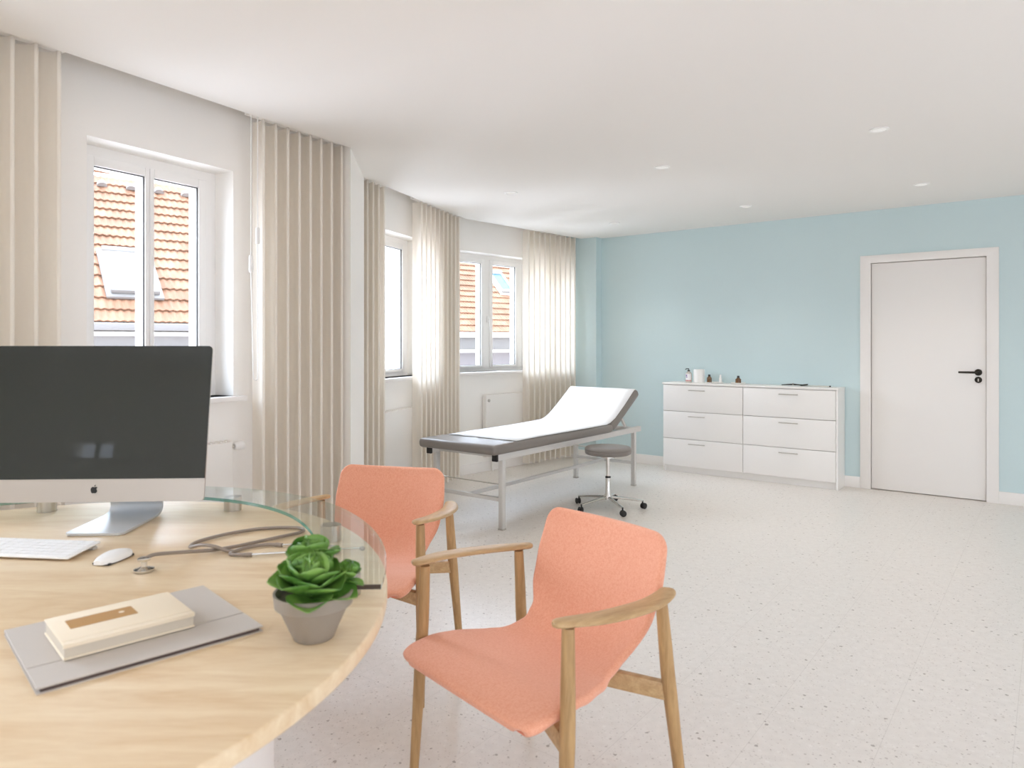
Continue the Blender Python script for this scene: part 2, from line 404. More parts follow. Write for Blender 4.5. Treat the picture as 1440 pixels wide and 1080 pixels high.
# floor and ceiling
c23 = (-.62, 7.05)
outer = [(RL, REAR - .2), (END.x + .2, REAR - .2), (END.x + .2, END.y + .1), tuple(FB.w(5.6, .1).xy), tuple(FB.w(0, .1).xy), tuple(FB.w(-.3, .1).xy), tuple(F3.w(1.9, .3).xy), tuple(F3.w(0, .3).xy), tuple(F2.w(1.78, .3).xy), tuple(F2.w(0, .3).xy), tuple(F1.w(1.88, .3).xy), tuple(F1.w(-6.5, .3).xy)]
outer = [outer[0], outer[1], outer[2], outer[4], outer[6], outer[8], outer[9], outer[10], outer[11]]
bm = B(); prism(bm, outer, -.15, 0)
struct('floor', bm, M['floor'], smooth=False)
edge = [(RL, REAR - .2), (END.x + .2, REAR - .2), (END.x + .2, END.y + .1), tuple(FB.w(0, .1).xy), tuple(FB.w(-.3, .1).xy), tuple(F3.w(F3.len, 0).xy), tuple(F3.w(0, 0).xy), tuple(F2.w(0, 0).xy), tuple(F1.w(F1.len, 0).xy), tuple(F1.w(-6.5, 0).xy)]
bm = B(); prism(bm, edge, CEIL, CEIL + .1); prism(bm, outer, 2.62, 2.85)
struct('ceiling', bm, M['ceiling'], smooth=False)

# baseboards
def base(name, fr, x0, x1, y=0.0, h=.1, t=.014):
    bm = B(); box(bm, x0, x1, y - t, y, 0, h)
    struct(name, bm, M['trim'], loc=fr.p, rotz=fr.rot, bevel=.003)
base('baseboard_back', FB, -.026, DS0 - .085)
base('baseboard_back.001', FB, DS1 + .085, 5.5)
base('baseboard_pilaster', FB, -.7, -.04, y=-.12)
base('baseboard_left', F1, -6.4, 1.875, y=.2)
base('baseboard_bay', F2, .01, 1.74, y=.2)
base('baseboard_bay.001', F3, .02, 1.9, y=.2)

# ------------------------------------------------------------------ windows
def window(name, fr, hole, panes, sill=(0, 0), handle=None):
    a, b, s, t = hole
    y0, y1 = .35, .425
    bm = B()
    # frame around the panes
    xs = [a] + [v for p in panes for v in p] + [b]
    gz0, gz1 = 1.072, 2.128
    for i in range(0, len(xs), 2): box(bm, xs[i], xs[i + 1], y0, y1, s, t)
    for p in panes:
        box(bm, p[0], p[1], y0, y1, s, gz0); box(bm, p[0], p[1], y0, y1, gz1, t)
    w = struct(name, bm, M['upvc'], loc=fr.p, rotz=fr.rot, smooth=False)
    bm = B()                                                     # raised sash mouldings
    for i, p in enumerate(panes):
        m_ = .045
        ml = m_ if i == 0 else min(m_, (p[0] - panes[i - 1][1]) / 2 - .001)
        mr_ = m_ if i == len(panes) - 1 else min(m_, (panes[i + 1][0] - p[1]) / 2 - .001)
        for (x0, x1, z0, z1) in ((p[0] - ml, p[0], gz0 - m_ * .6, gz1 + m_), (p[1], p[1] + mr_, gz0 - m_ * .6, gz1 + m_), (p[0], p[1], gz0 - m_ * .6, gz0), (p[0], p[1], gz1, gz1 + m_)):
            box(bm, max(x0, a), min(x1, b), y0 - .012, y0 + .01, z0, z1)
    obj('window_sash', bm, M['upvc'], w, bevel=.004)
    bm = B()
    for p in panes:
        g = .004
        for (x0, x1, z0, z1) in ((p[0], p[0] + g, gz0, gz1), (p[1] - g, p[1], gz0, gz1), (p[0], p[1], gz0, gz0 + g), (p[0], p[1], gz1 - g, gz1)):
            box(bm, x0, x1, y0 - .002, y0 + .008, z0, z1)
    obj('window_gasket', bm, M['gasket'], w, smooth=False)
    for p in panes:
        bm = B(); box(bm, p[0], p[1], y0 + .008, y0 + .013, gz0, gz1)
        obj('window_pane', bm, M['pane'], w, smooth=False)
    if sill:
        bm = B(); box(bm, a - sill[0], b + sill[1], .145, y0, .985, 1.012)
        bm2 = obj('window_sill', bm, M['trim'], w, bevel=.005)
    if handle:
        hx, hz = handle
        bm = B(); box(bm, hx - .014, hx + .014, y0 - .03, y0 - .012, hz - .035, hz + .035); box(bm, hx - .009, hx + .009, y0 - .055, y0 - .03, hz - .009, hz + .009)
        box(bm, hx - .009, hx + .009, y0 - .06, y0 - .045, hz - .12, hz + .009)
        obj('window_handle', bm, M['plastic'], w, bevel=.004)
    return w
window('window_1', F1, H1, [(.537, .788), (.836, 1.088)], (.05, .05))
window('window_2', F2, H2, [(.57, 1.171)], (.05, .02), (.52, 1.55))
window('window_3', F3, H3, [(.19, .53), (.695, 1.045), (1.20, 1.54)], (.02, .05), (.615, 1.55))
window('window_4', F1, H1b, [(-1.63, -1.18), (-1.12, -.67)], (.05, .05))
window('window_5', F1, H1c, [(-3.58, -3.13), (-3.07, -2.62)], (.05, .05))
# unseen large windows, added in the rear wall to brighten the room
def fill_window(name, a, b):
    bm = B(); y0, y1 = REAR - .17, REAR - .1
    for x0, x1 in ((a, a + .07), ((a + b) / 2 - .04, (a + b) / 2 + .04), (b - .07, b)): box(bm, x0, x1, y0, y1, .12, 2.3)
    box(bm, a, b, y0, y1, .12, .2); box(bm, a, b, y0, y1, 2.22, 2.3)
    w = struct(name, bm, M['upvc'], smooth=False)
    for x0, x1 in ((a + .07, (a + b) / 2 - .04), ((a + b) / 2 + .04, b - .07)):
        bm = B(); box(bm, x0, x1, y0 + .03, y0 + .036, .2, 2.22); obj('window_pane', bm, M['pane'], w, smooth=False)
for i, (a, b) in enumerate(holes): fill_window('window_%d' % (6 + i), a, b)
bm = B(); a, b, s, t = small
box(bm, (a + b) / 2 - .012, (a + b) / 2 + .012, REAR - .15, REAR - .1, s, t)
w = struct('window_9', bm, M['gasket'], smooth=False)
bm = B()
for k in range(9):
    z = s + .008 + k * .017
    box(bm, a, b, REAR - .1, REAR - .085, z, z + .006)
obj('slat_blind', bm, M['plastic'], w, smooth=False)

# ------------------------------------------------------------------ door
bm = B(); t = .016; c = .085
ring_loft(bm, [[(x, y, z) for x, z in ((DS0 - c, 0), (DS0 - c, DZ + .068), (DS1 + c, DZ + .068), (DS1 + c, 0), (DS1, 0), (DS1, DZ), (DS0, DZ), (DS0, 0))] for y in (-t, .005)])
fr = struct('trim_1', bm, M['trim'], loc=FB.p, rotz=FB.rot, bevel=.003)
bm = B(); box(bm, DS0 - .02, DS0, 0, .2, 0, DZ + .02); box(bm, DS1, DS1 + .02, 0, .2, 0, DZ + .02); box(bm, DS0, DS1, 0, .2, DZ, DZ + .02); box(bm, DS0, DS1, .075, .2, 0, DZ)
struct('trim_2', bm, M['trim'], loc=FB.p, rotz=FB.rot, smooth=False)
bm = B(); box(bm, DS0 + .004, DS1 - .004, .018, .06, .006, DZ - .004)
door = struct('door_1', bm, M['trim'], loc=FB.p, rotz=FB.rot, bevel=.003)
hx, hz = 3.515, 1.058
bm = B()
Mx = Matrix.Translation((hx, .018, hz)) @ Matrix.Rotation(PI / 2, 4, 'X')
def lathe_m(bm, prof, Mx, n=28):
    ring_loft(bm, [[Mx @ Vector((r * math.cos(2 * PI * i / n), r * math.sin(2 * PI * i / n), z)) for i in range(n)] for r, z in prof])
lathe_m(bm, [(.027, 0), (.027, .007), (.024, .009)], Mx)
tube(bm, [(hx, .012, hz), (hx, -.035, hz), (hx - .012, -.042, hz), (hx - .135, -.042, hz)], [.010, .009, .009, .008], 12)
dh = obj('door_handle', bm, M['darkmetal'], door); dh['label'] = 'dark metal lever handle'
bm = B(); lathe_m(bm, [(.026, 0), (.026, .007), (.023, .009)], Matrix.Translation((hx, .018, hz - .062)) @ Matrix.Rotation(PI / 2, 4, 'X'))
kp = obj('keyhole_plate', bm, M['darkmetal'], door)
bm = B(); box(bm, hx - .004, hx + .004, .0075, .010, hz - .075, hz - .052); obj('keyhole', bm, M['steel'], kp)

# ------------------------------------------------------------------ downlights
spots = [(2.033, 3.940, 'round white downlight nearest the camera above the open floor'), (3.046, 5.289, 'round white downlight in the ceiling nearest the door'),
         (1.008, 4.779, 'round white downlight in the ceiling in front of the exam table, middle of its row'), (2.018, 6.134, 'round white downlight in the ceiling above the chest of drawers'),
         (-.011, 5.587, 'round white downlight nearest the bay windows'), (1.008, 7.0, 'faint round white downlight nearest the corner by the blue pilaster')]
dl = None
for x, y, lab in spots:
    if dl is None:
        dl = thing('ceiling_downlight', lab, 'ceiling light', (x, y, CEIL), 0, 'recessed ceiling downlights')
        bm = B(); ring_loft(bm, [[(r * math.cos(2 * PI * i / 32), r * math.sin(2 * PI * i / 32), z) for i in range(32)] for r, z in ((.053, 0), (.052, -.005), (.041, -.006), (.036, -.001))], cap=False)
        obj('trim_ring', bm, M['plastic'], dl)
        bm = B(); lathe(bm, [(.039, -.001), (.037, -.003)], 32); obj('diffuser', bm, M['lamp'], dl)
    else: dup(dl, lab, (x, y, CEIL))

# ------------------------------------------------------------------ vertical blinds
def vane_mesh(w=.098, h=2.455):
    bm = B(); sec = []
    # slightly bowed strip with a rounded front hem; x along the wall, y outwards
    n = 8; top = []; bot = []
    for i in range(n + 1):
        f = i / n; y = .018 + f * (w - .018); x = .011 * math.sin(PI * f)
        top.append((x + .0018, y)); bot.append((x - .0018, y))
    hem = [(.009 * math.cos(q), .010 + .009 * math.sin(q)) for q in [(-.62 + k * .1) * PI * 1.0 - PI * .0 for k in range(0, 0)]]
    circ = [(.0085 * math.sin(q), .010 - .0085 * math.cos(q)) for q in [2 * PI * k / 14 for k in range(-6, 7)]]
    poly = [(x, y) for x, y in circ] + top + list(reversed(bot))
    prism(bm, poly, .035, .035 + h)
    me_o = bm
    return me_o
vane0 = None
def blind(fr, x0, x1, pitch, label, ang=0, cord=None, group='vertical vane blinds at the windows'):
    global vane0
    root = thing('vertical_blind', label, 'blind', fr.p, fr.rot, group)
    n = max(2, int(round((x1 - x0) / pitch)) + 1)
    for k in range(n):
        x = x0 + (x1 - x0) * k / (n - 1)
        if vane0 is None:
            v = obj('vane', vane_mesh(), M['vane'], root); vane0 = v
        else:
            v = vane0.copy(); COL.objects.link(v); v.parent = root
        v.location = (x, .03, 0); v.rotation_euler = (0, 0, ang + random.uniform(-.04, .04))
    bm = B(); box(bm, x0 - .06, x1 + .04, .065, .115, CEIL + .03, CEIL + .07); obj('headrail', bm, M['plastic'], root)
    bm = B(); pts = []
    for k in range(n):
        x = x0 + (x1 - x0) * k / (n - 1); pts.append((x, (.05 if k % 2 else .115), .05))
    tube(bm, pts, .003, 6); obj('bottom_chain', bm, M['plastic'], root)
    if cord:
        for cx, ztop, zbot in cord:
            bm = B(); tube(bm, [(cx, .018, CEIL + .02), (cx, .018, ztop)], .0022, 8); obj('cord', bm, M['plastic'], root)
            bm = B(); lathe(bm, [(.008, zbot), (.011, zbot + .006), (.011, ztop - .006), (.007, ztop)], 14, cx, .018); obj('cord_weight', bm, M['plastic'], root)
        (ca, _, za), (cb, _, zb) = cord
        lo = 1.10; mid = (ca + cb) / 2 + .008
        pts = [(ca, .018, za)] + [(mid - .014 * math.cos(q), .018, lo + .02 - .02 * math.sin(q)) for q in [PI * k / 8 for k in range(9)]] + [(cb, .018, zb)]
        bm = B(); tube(bm, pts, .0022, 6)
        P = [Vector(p) for p in pts]
        for i in range(len(P) - 1):
            L_ = (P[i + 1] - P[i]).length; k = int(L_ / .012)
            for j in range(k):
                p = P[i].lerp(P[i + 1], j / max(k, 1)); bmesh.ops.create_icosphere(bm, subdivisions=1, radius=.0036, matrix=Matrix.Translation(p))
        obj('bead_chain', bm, M['plastic'], root)
    return root
blind(F1, -.62, .235, .083, 'beige vertical blind stacked at the far left edge behind the monitor', ang=.6)
blind(F1, 1.262, 1.845, .0815, 'beige vertical blind stacked right of the tiled-roof window, pull cords hanging beside it', cord=[(1.165, 1.753, 1.664), (1.207, 1.904, 1.818)])
blind(F2, .03, .345, .08, 'narrow white vertical blind beside the pier, left of the narrow bay window', ang=0)
blind(F2, .96, 1.72, .085, 'whitish vertical blind in the bay corner behind the foot of the exam table')
blind(F3, .93, 1.70, .085, 'pale vertical blind beside the blue pilaster behind the exam table backrest')

# ------------------------------------------------------------------ radiators
def radiator(fr, x0, x1, z0, z1, label, y=.132, valve=None):
    root = thing('panel_radiator', label, 'radiator', fr.w((x0 + x1) / 2, y, 0), fr.rot, 'panel radiators under the windows')
    w = (x1 - x0) / 2
    bm = B(); box(bm, -w, w, 0, .058, z0, z1); obj('panel', bm, M['radiator'], root, bevel=.008)
    bm = B()
    for k in range(int(2 * w / .03)): box(bm, -w + .02 + k * .03, -w + .028 + k * .03, .005, .053, z1, z1 + .006)
    obj('grille', bm, M['radiator'], root)
    for sx in (-w * .7, w * .7):
        bm = B(); box(bm, sx - .015, sx + .015, .058, .066, z0 + .1, z1 - .1); obj('bracket', bm, M['radiator'], root)
    for sx in (-w * .75, w * .75):
        bm = B(); tube(bm, [(sx, .03, z0 + .02), (sx, .03, 0)], .009, 10); obj('pipe', bm, M['radiator'], root)
    if valve == 'right':
        bm = B()
        R = Matrix.Translation((w, .03, z1 - .03)) @ Matrix.Rotation(PI / 2, 4, 'Y')
        lathe_m(bm, [(.010, 0), (.010, .03)], R, 16); vs = obj('valve_stem', bm, M['chrome'], root)
        bm = B(); lathe_m(bm, [(.016, .028), (.022, .036), (.024, .07), (.021, .084), (.012, .088)], R, 20); obj('valve_knob', bm, M['plastic'], root)
    elif valve == 'plug':
        bm = B(); R = Matrix.Translation((-w + .035, 0, z1 - .055)) @ Matrix.Rotation(PI / 2, 4, 'X')
        lathe_m(bm, [(.016, -.004), (.016, .008), (.010, .012)], R, 16); o = obj('vent_plug', bm, M['steel'], root)
    return root
radiator(F1, .30, 1.143, .15, .777, 'white panel radiator with a round valve knob below the window behind the monitor', valve='right')
radiator(F2, .40, 1.09, .15, .748, 'white panel radiator below the narrow bay window behind the far chair')
radiator(F3, .40, 1.35, .15, .777, 'white panel radiator with a side plug behind the exam table', valve='plug')

# ------------------------------------------------------------------ chest of drawers
S0, S1, DH, DD = .832, 2.50, .902, .25
dr = thing('chest_of_drawers', 'low white six-drawer chest with bar handles against the blue wall', 'chest of drawers', FB.w(0, 0), FB.rot)
mid = 1.655
bm = B(); box(bm, S0, S0 + .016, -DD + .004, -.003, .0, DH - .02); box(bm, S1 - .016, S1, -DD - .012, -.003, 0, DH - .02)
box(bm, S0, S1, -.012, -.003, .05, DH - .02); box(bm, S0 + .016, S1 - .016, -DD + .02, -.003, .06, .075); box(bm, mid - .008, mid + .008, -DD + .01, -.003, .06, DH - .02)
obj('carcass', bm, M['cabinet'], dr, bevel=.0015, seg=1)
bm = B(); box(bm, S0 + .016, S1 - .016, -DD + .03, -DD + .046, 0, .065); obj('plinth', bm, M['cabinet'], dr)
bm = B(); box(bm, S0 - .006, S1 + .002, -DD - .014, -.003, DH - .02, DH); obj('top_panel', bm, M['cabinet'], dr, bevel=.002)
for (a, b, hc) in ((S0 + .003, mid - .0025, 1.2), (mid + .0025, S1 - .019, 2.08)):
    for (z0, z1) in ((.615, .878), (.340, .611), (.068, .336)):
        bm = B(); box(bm, a, b, -DD - .01, -DD + .008, z0, z1)
        d = obj('drawer', bm, M['cabinet'], dr, bevel=.002)
        zc = (z1 if z1 < .87 else .872) - .042; hw = .085
        bm = B(); y = -DD - .032
        tube(bm, [(hc - hw, y, zc), (hc + hw, y, zc)], .0045, 10)
        for sx in (-hw * .8, hw * .8): tube(bm, [(hc + sx, y, zc), (hc + sx, -DD - .009, zc)], .0035, 8)
        h_ = obj('drawer_handle', bm, M['steel'], d)
# things standing on it
def onchest(u_s, t, z=DH): return FB.w(u_s, -t, z)
bt = thing('pump_bottle', 'clear pump bottle with a printed label at the left end of the chest top', 'bottle', onchest(1.055, .13), FB.rot)
bm = B(); lathe(bm, [(.028, 0), (.031, .004), (.031, .085), (.024, .1), (.012, .108), (.012, .113)], 24); obj('body', bm, M['clearbottle'], bt)
bm = B(); ring_loft(bm, [[(.0318 * math.cos(q), .0318 * math.sin(q), z) for q in [-2.6 + 2.2 * k / 16 for k in range(17)]] + [(.0312 * math.cos(q), .0312 * math.sin(q), z) for q in [-.4 - 2.2 * k / 16 for k in range(17)]] for z in (.012, .088)]); lb = obj('label_band', bm, M['labelpaper'], bt)
for z0, z1, m_, qa, qb in ((.062, .08, 'purple', -2.2, -1.7), (.05, .058, 'purple', -2.2, -1.6), (.014, .024, 'red', -2.6, -.4)):
    bm = B(); ring_loft(bm, [[(.0323 * math.cos(q), .0323 * math.sin(q), z) for q in [qa + (qb - qa) * k / 8 for k in range(9)]] + [(.0316 * math.cos(q), .0316 * math.sin(q), z) for q in [qb - (qb - qa) * k / 8 for k in range(9)]] for z in (z0, z1)]); obj('print_patch', bm, M[m_], lb)
bm = B(); lathe(bm, [(.013, .113), (.013, .124), (.004, .125), (.004, .14)], 16); tube(bm, [(0, 0, .138), (-.02, -.012, .138), (-.03, -.018, .13)], .004, 8); obj('pump', bm, M['black'], bt)
bm = B(); lathe(bm, [(.052, 0), (.055, .004), (.055, .13), (.053, .134), (.047, .134), (.047, .02), (.01, .018)], 32)
j = tag(obj('canister', bm, M['plastic'], loc=onchest(1.165, .13)), 'tall white cylinder canister beside the pump bottle on the chest', 'canister')
tr = obj('tray', (lambda b: (lathe(b, [(.07, 0), (.083, .004), (.089, .012), (.086, .012), (.078, .006), (.01, .005)], 40), b)[1])(B()), M['plastic'], loc=onchest(1.325, .13)); tag(tr, 'shallow white round tray right of the canister on the chest', 'tray')
def small_bottle(name, label, cat, pos, mat, r=.02, h=.05, cap='black', capr=.012):
    b_ = thing(name, label, cat, pos, FB.rot)
    bm = B(); lathe(bm, [(r * .92, 0), (r, .003), (r, h * .82), (r * .55, h), (r * .5, h + .006)], 20); obj('body', bm, M[mat], b_)
    bm = B(); lathe(bm, [(capr, h + .005), (capr, h + .022), (capr * .8, h + .024)], 16); obj('cap', bm, M[cap], b_)
    return b_
small_bottle('medicine_bottle', 'small brown bottle standing in the tray just right of the white canister', 'bottle', onchest(1.268, .12, DH + .006), 'amber', .024, .055)
small_bottle('dropper_bottle', 'small white bottle at the right edge of the tray on the chest', 'bottle', onchest(1.385, .125, DH + .006), 'plastic', .014, .055, 'plastic', .009)
ds = obj('dish', (lambda b: (lathe(b, [(.05, 0), (.062, .004), (.072, .014), (.069, .014), (.058, .006), (.01, .005)], 36), b)[1])(B()), M['plastic'], loc=onchest(1.565, .13)); tag(ds, 'small white dish under the lone brown bottle mid chest', 'dish')
small_bottle('medicine_bottle', 'brown bottle standing alone in the small white dish mid chest', 'bottle', onchest(1.565, .13, DH + .006), 'amber', .027, .05)
# instruments
st = thing('scissors', 'pair of dark surgical scissors lying on the right end of the chest', 'scissors', onchest(2.08, .13), FB.rot + .1)
for sgn in (-1, 1):
    bm = B(); bar(bm, (-.1, sgn * .004, .008), (.0, -sgn * .002, .014 + sgn * .004), .014, .007); bar(bm, (0, -sgn * .002, .014 + sgn * .004), (.075, -sgn * .022, .012), .009, .008)
    ringp = [(.098 + .024 * math.cos(2 * PI * k / 16), -sgn * .026 + .017 * math.sin(2 * PI * k / 16), .012 + .004 * math.cos(2 * PI * k / 16)) for k in range(17)]
    tube(bm, ringp, .0055, 8); obj('blade', bm, M['darkmetal'], st)
bm = B(); lathe(bm, [(.007, .004), (.007, .026)], 12); obj('pivot_screw', bm, M['steel'], st)
fc = thing('forceps', 'slim steel forceps lying right of the scissors on the chest', 'forceps', onchest(2.29, .12), FB.rot - .03)
for sgn in (-1, 1):
    bm = B(); tube(bm, [(-.11, sgn * .001, .006), (-.03, sgn * .009, .007), (.06, sgn * .008, .007), (.11, sgn * .003, .006)], [.003, .005, .005, .0045], 8, sy=.6); obj('arm', bm, M['steel'], fc)
bm = B(); lathe(bm, [(.009, .0015), (.009, .012)], 12, .112, 0); obj('joint', bm, M['darkmetal'], fc)

# ------------------------------------------------------------------ examination table
ROT = math.atan2(.796, .605)
BX = thing('examination_table', 'grey padded examination table with raised backrest and silver legs by the bay windows', 'exam table', (-.069, 4.943, 0), ROT)
for (x, y) in ((0, 0), (0, .62), (1.95, 0), (1.95, .62)):
    bm = B(); box(bm, x - .018, x + .018, y - .018, y + .018, 0.008, .49); lg = obj('leg', bm, M['silverpaint'], BX, bevel=.002)
    bm = B(); box(bm, x - .02, x + .02, y - .02, y + .02, 0, .01); obj('foot_cap', bm, M['steel'], lg)
for y in (0, .62):
    bm = B(); box(bm, -.07, 2.06, y - .02, y + .02, .487, .533); rl = obj('side_rail', bm, M['silverpaint'], BX, bevel=.002)
    bm = B(); box(bm, -.088, -.068, y - .022, y + .022, .484, .535); obj('end_plug', bm, M['rubber'], rl, bevel=.003)
for x in (.02, 1.0, 1.97):
    bm = B(); box(bm, x - .015, x + .015, .02, .60, .495, .53); obj('cross_rail', bm, M['silverpaint'], BX)
for x in (0, 1.95):
    bm = B(); box(bm, x - .013, x + .013, .018, .602, .195, .222); obj('cross_bar', bm, M['silverpaint'], BX, bevel=.002)
    bm = B(); tube(bm, [(x, .015, .312), (x, .605, .312)], .004, 8); obj('thin_rod', bm, M['steel'], BX)
bm = B(); box(bm, .013, 1.937, .297, .323, .196, .221); obj('centre_stretcher', bm, M['silverpaint'], BX, bevel=.002)
bm = B(); box(bm, -.15, 1.485, -.055, .67, .533, .603); obj('mattress', bm, M['vinyl'], BX, bevel=.028, seg=4)
th = math.radians(31); LB = .56
bm = B(); Mb = Matrix.Translation((1.49, 0, .535)) @ Matrix.Rotation(-th, 4, 'Y')
box(bm, 0, LB, -.055, .67, 0, .072, Mb); obj('backrest', bm, M['vinyl'], BX, bevel=.028, seg=4)
for y in (.08, .54):
    bm = B(); bar(bm, (1.95, y, .52), Mb @ Vector((.33, y, .01)), .02, .02); obj('backrest_strut', bm, M['silverpaint'], BX)
# paper sheet, follows mattress and backrest
bm = B(); top = []
prof = [(.12, .6065), (.4, .6068), (.8, .6065), (1.2, .6068), (1.40, .607)]
for q in (.035, .1, .3, LB - .045, LB - .012):
    p = Mb @ Vector((q, 0, .0755)); prof.append((p.x, p.z))
prof[5] = (1.463, .616)
rows = []
for i, (x, z) in enumerate(prof):
    rows.append([(x + .012 * math.sin(3 * k) * (1 if i == 0 else 0), -.035 + (.635 + .055 * min(1, max(0, (x - .8) / .7))) * k / 8 + .006 * math.sin(i * 1.7) , z + .0012 * math.sin(k * 2.1 + i)) for k in range(9)])
vv = [[bm.verts.new(p) for p in r] for r in rows]
for a, b in zip(vv, vv[1:]):
    for k in range(8): bm.faces.new((a[k], a[k + 1], b[k + 1], b[k]))
ps = obj('paper_sheet', bm, M['paper'], loc=(-.069, 4.943, 0), rotz=ROT, ang=60); tag(ps, 'white disposable paper sheet spread over the grey exam table', 'paper sheet')
so = ps.modifiers.new('Solidify', 'SOLIDIFY'); so.thickness = .003; so.offset = -1

# ------------------------------------------------------------------ stool
sl = thing('swivel_stool', 'round grey rolling stool with five-star chrome base beside the exam table', 'stool', (.754, 5.584, 0))
bm = B(); lathe(bm, [(.165, .427), (.178, .434), (.182, .45), (.182, .456), (.18, .459), (.182, .462), (.182, .474), (.172, .484), (.14, .489), (.06, .491), (.01, .491)], 48); obj('seat', bm, M['vinyl'], sl, ang=50)
bm = B(); lathe(bm, [(.055, .40), (.055, .418), (.12, .424), (.12, .428)], 24); obj('seat_plate', bm, M['chrome'], sl)
bm = B(); lathe(bm, [(.014, .25), (.014, .402)], 18); obj('piston', bm, M['chrome'], sl)
bm = B(); lathe(bm, [(.022, .242), (.022, .252), (.015, .256)], 18); obj('collar', bm, M['black'], sl)
bm = B(); lathe(bm, [(.034, .075), (.034, .10), (.021, .12), (.021, .243)], 20); obj('column', bm, M['chrome'], sl)
for k in range(5):
    q = math.radians(-2 + 72 * k); c, s = math.cos(q), math.sin(q)
    bm = B(); P_ = [(.025 * c, .025 * s, .09), (.15 * c, .15 * s, .078), (.27 * c, .27 * s, .062)]
    tube(bm, P_, [.016, .013, .010], 10, sy=.7); lg = obj('leg', bm, M['chrome'], sl)
    bm = B(); x, y = .27 * c, .27 * s
    tube(bm, [(x, y, .066), (x, y, .04)], .006, 8)
    R = Matrix.Translation((x + .008 * c, y + .008 * s, .024)) @ Matrix.Rotation(q + .6 + k, 4, 'Z') @ Matrix.Rotation(PI / 2, 4, 'X')
    for zz in (-.017, .006): lathe_m(bm, [(.018, zz), (.0235, zz + .003), (.0235, zz + .009), (.018, zz + .012)], R, 18)
    lathe_m(bm, [(.017, -.008), (.017, .008)], R, 12)
    obj('caster', bm, M['rubber'], lg)

# ------------------------------------------------------------------ armchair
def shell_mesh():
    bm = B()
    # profile from seat front lip to back top, (y forward, z up)
    prof = smoothpath([(0, .268, .418), (0, .245, .437), (0, .15, .444), (0, .04, .430), (0, -.08, .420), (0, -.165, .425), (0, -.222, .463), (0, -.255, .54), (0, -.287, .63), (0, -.312, .71), (0, -.323, .760)], 14)
    N = len(prof); acc = [0]
    for i in range(1, N): acc.append(acc[-1] + (prof[i] - prof[i - 1]).length)
    tot = acc[-1]
    def hw(s):                                  # half width along the shell
        pts = [(0, .282), (.16, .282), (.27, .268), (.38, .238), (.46, .208), (.53, .198), (.60, .206), (.72, .238), (.83, .246), (1.0, .236)]
        f = s / tot
        for (a, wa), (b, wb) in zip(pts, pts[1:]):
            if f <= b:
                t = (f - a) / (b - a); t = t * t * (3 - 2 * t) * .5 + t * .5
                return wa + (wb - wa) * t
        return pts[-1][1]
    r0, r1, T = .075, .05, .028
    def at(sv):
        for i in range(1, N):
            if acc[i] >= sv or i == N - 1:
                t = (sv - acc[i - 1]) / (acc[i] - acc[i - 1]); p = prof[i - 1].lerp(prof[i], t)
                tg = (prof[min(i + 1, N - 1)] - prof[max(i - 2, 0)]).normalized(); return p, tg
    ends = [.0002, .001, .0025, .0045, .007, .010, .014, .019, .025, .032, .040, .048, .058, .068]
    S = ends + [.068 + (tot - .136) * k / 60 for k in range(1, 60)] + [tot - e for e in reversed(ends)]
    rings = []
    for sv in S:
        p, tg = at(sv); f = sv / tot; w = hw(sv); e = tot - sv
        if sv < r0: w -= r0 - math.sqrt(max(0, r0 ** 2 - (r0 - sv) ** 2))
        if e < r1: w -= r1 - math.sqrt(max(0, r1 ** 2 - (r1 - e) ** 2))
        h = T / 2; m = min(sv, e)
        if m < T / 2: h = math.sqrt(max(1e-7, (T / 2) ** 2 - (T / 2 - m) ** 2))
        nrm = Vector((0, tg.z, -tg.y))
        if nrm.z < 0: nrm = -nrm
        def pt(x, q):
            a_ = abs(x) / max(w, .01)
            dish = .010 * a_ ** 2 * min(1, max(0, (f - .05) / .2)) + .030 * a_ ** 2.2 * max(0, min(1, (f - .42) / .15))
            if f < .25: dish -= .010 * a_ ** 2 * (1 - f / .25)
            return p + Vector((x, 0, 0)) + nrm * (dish + q - T / 2)
        wi = w - h; ring = []
        for k in range(19): ring.append(pt(-wi + 2 * wi * k / 18, h))
        for k in range(1, 8): q = PI / 2 - PI * k / 8; ring.append(pt(wi + h * math.cos(q), h * math.sin(q)))
        for k in range(19): ring.append(pt(wi - 2 * wi * k / 18, -h))
        for k in range(1, 8): q = -PI / 2 - PI * k / 8; ring.append(pt(-wi + h * math.cos(q), h * math.sin(q)))
        rings.append(ring)
    ring_loft(bm, rings)
    return bm
def leg_pts(sx, front):
    if front: return [(sx * .298, .148, .640), (sx * .301, .152, .50), (sx * .305, .158, .38), (sx * .312, .180, 0)], [.014, .0165, .0175, .0115]
    return [(sx * .287, -.205, .622), (sx * .292, -.216, .50), (sx * .298, -.228, .37), (sx * .315, -.275, 0)], [.014, .0165, .0175, .0115]
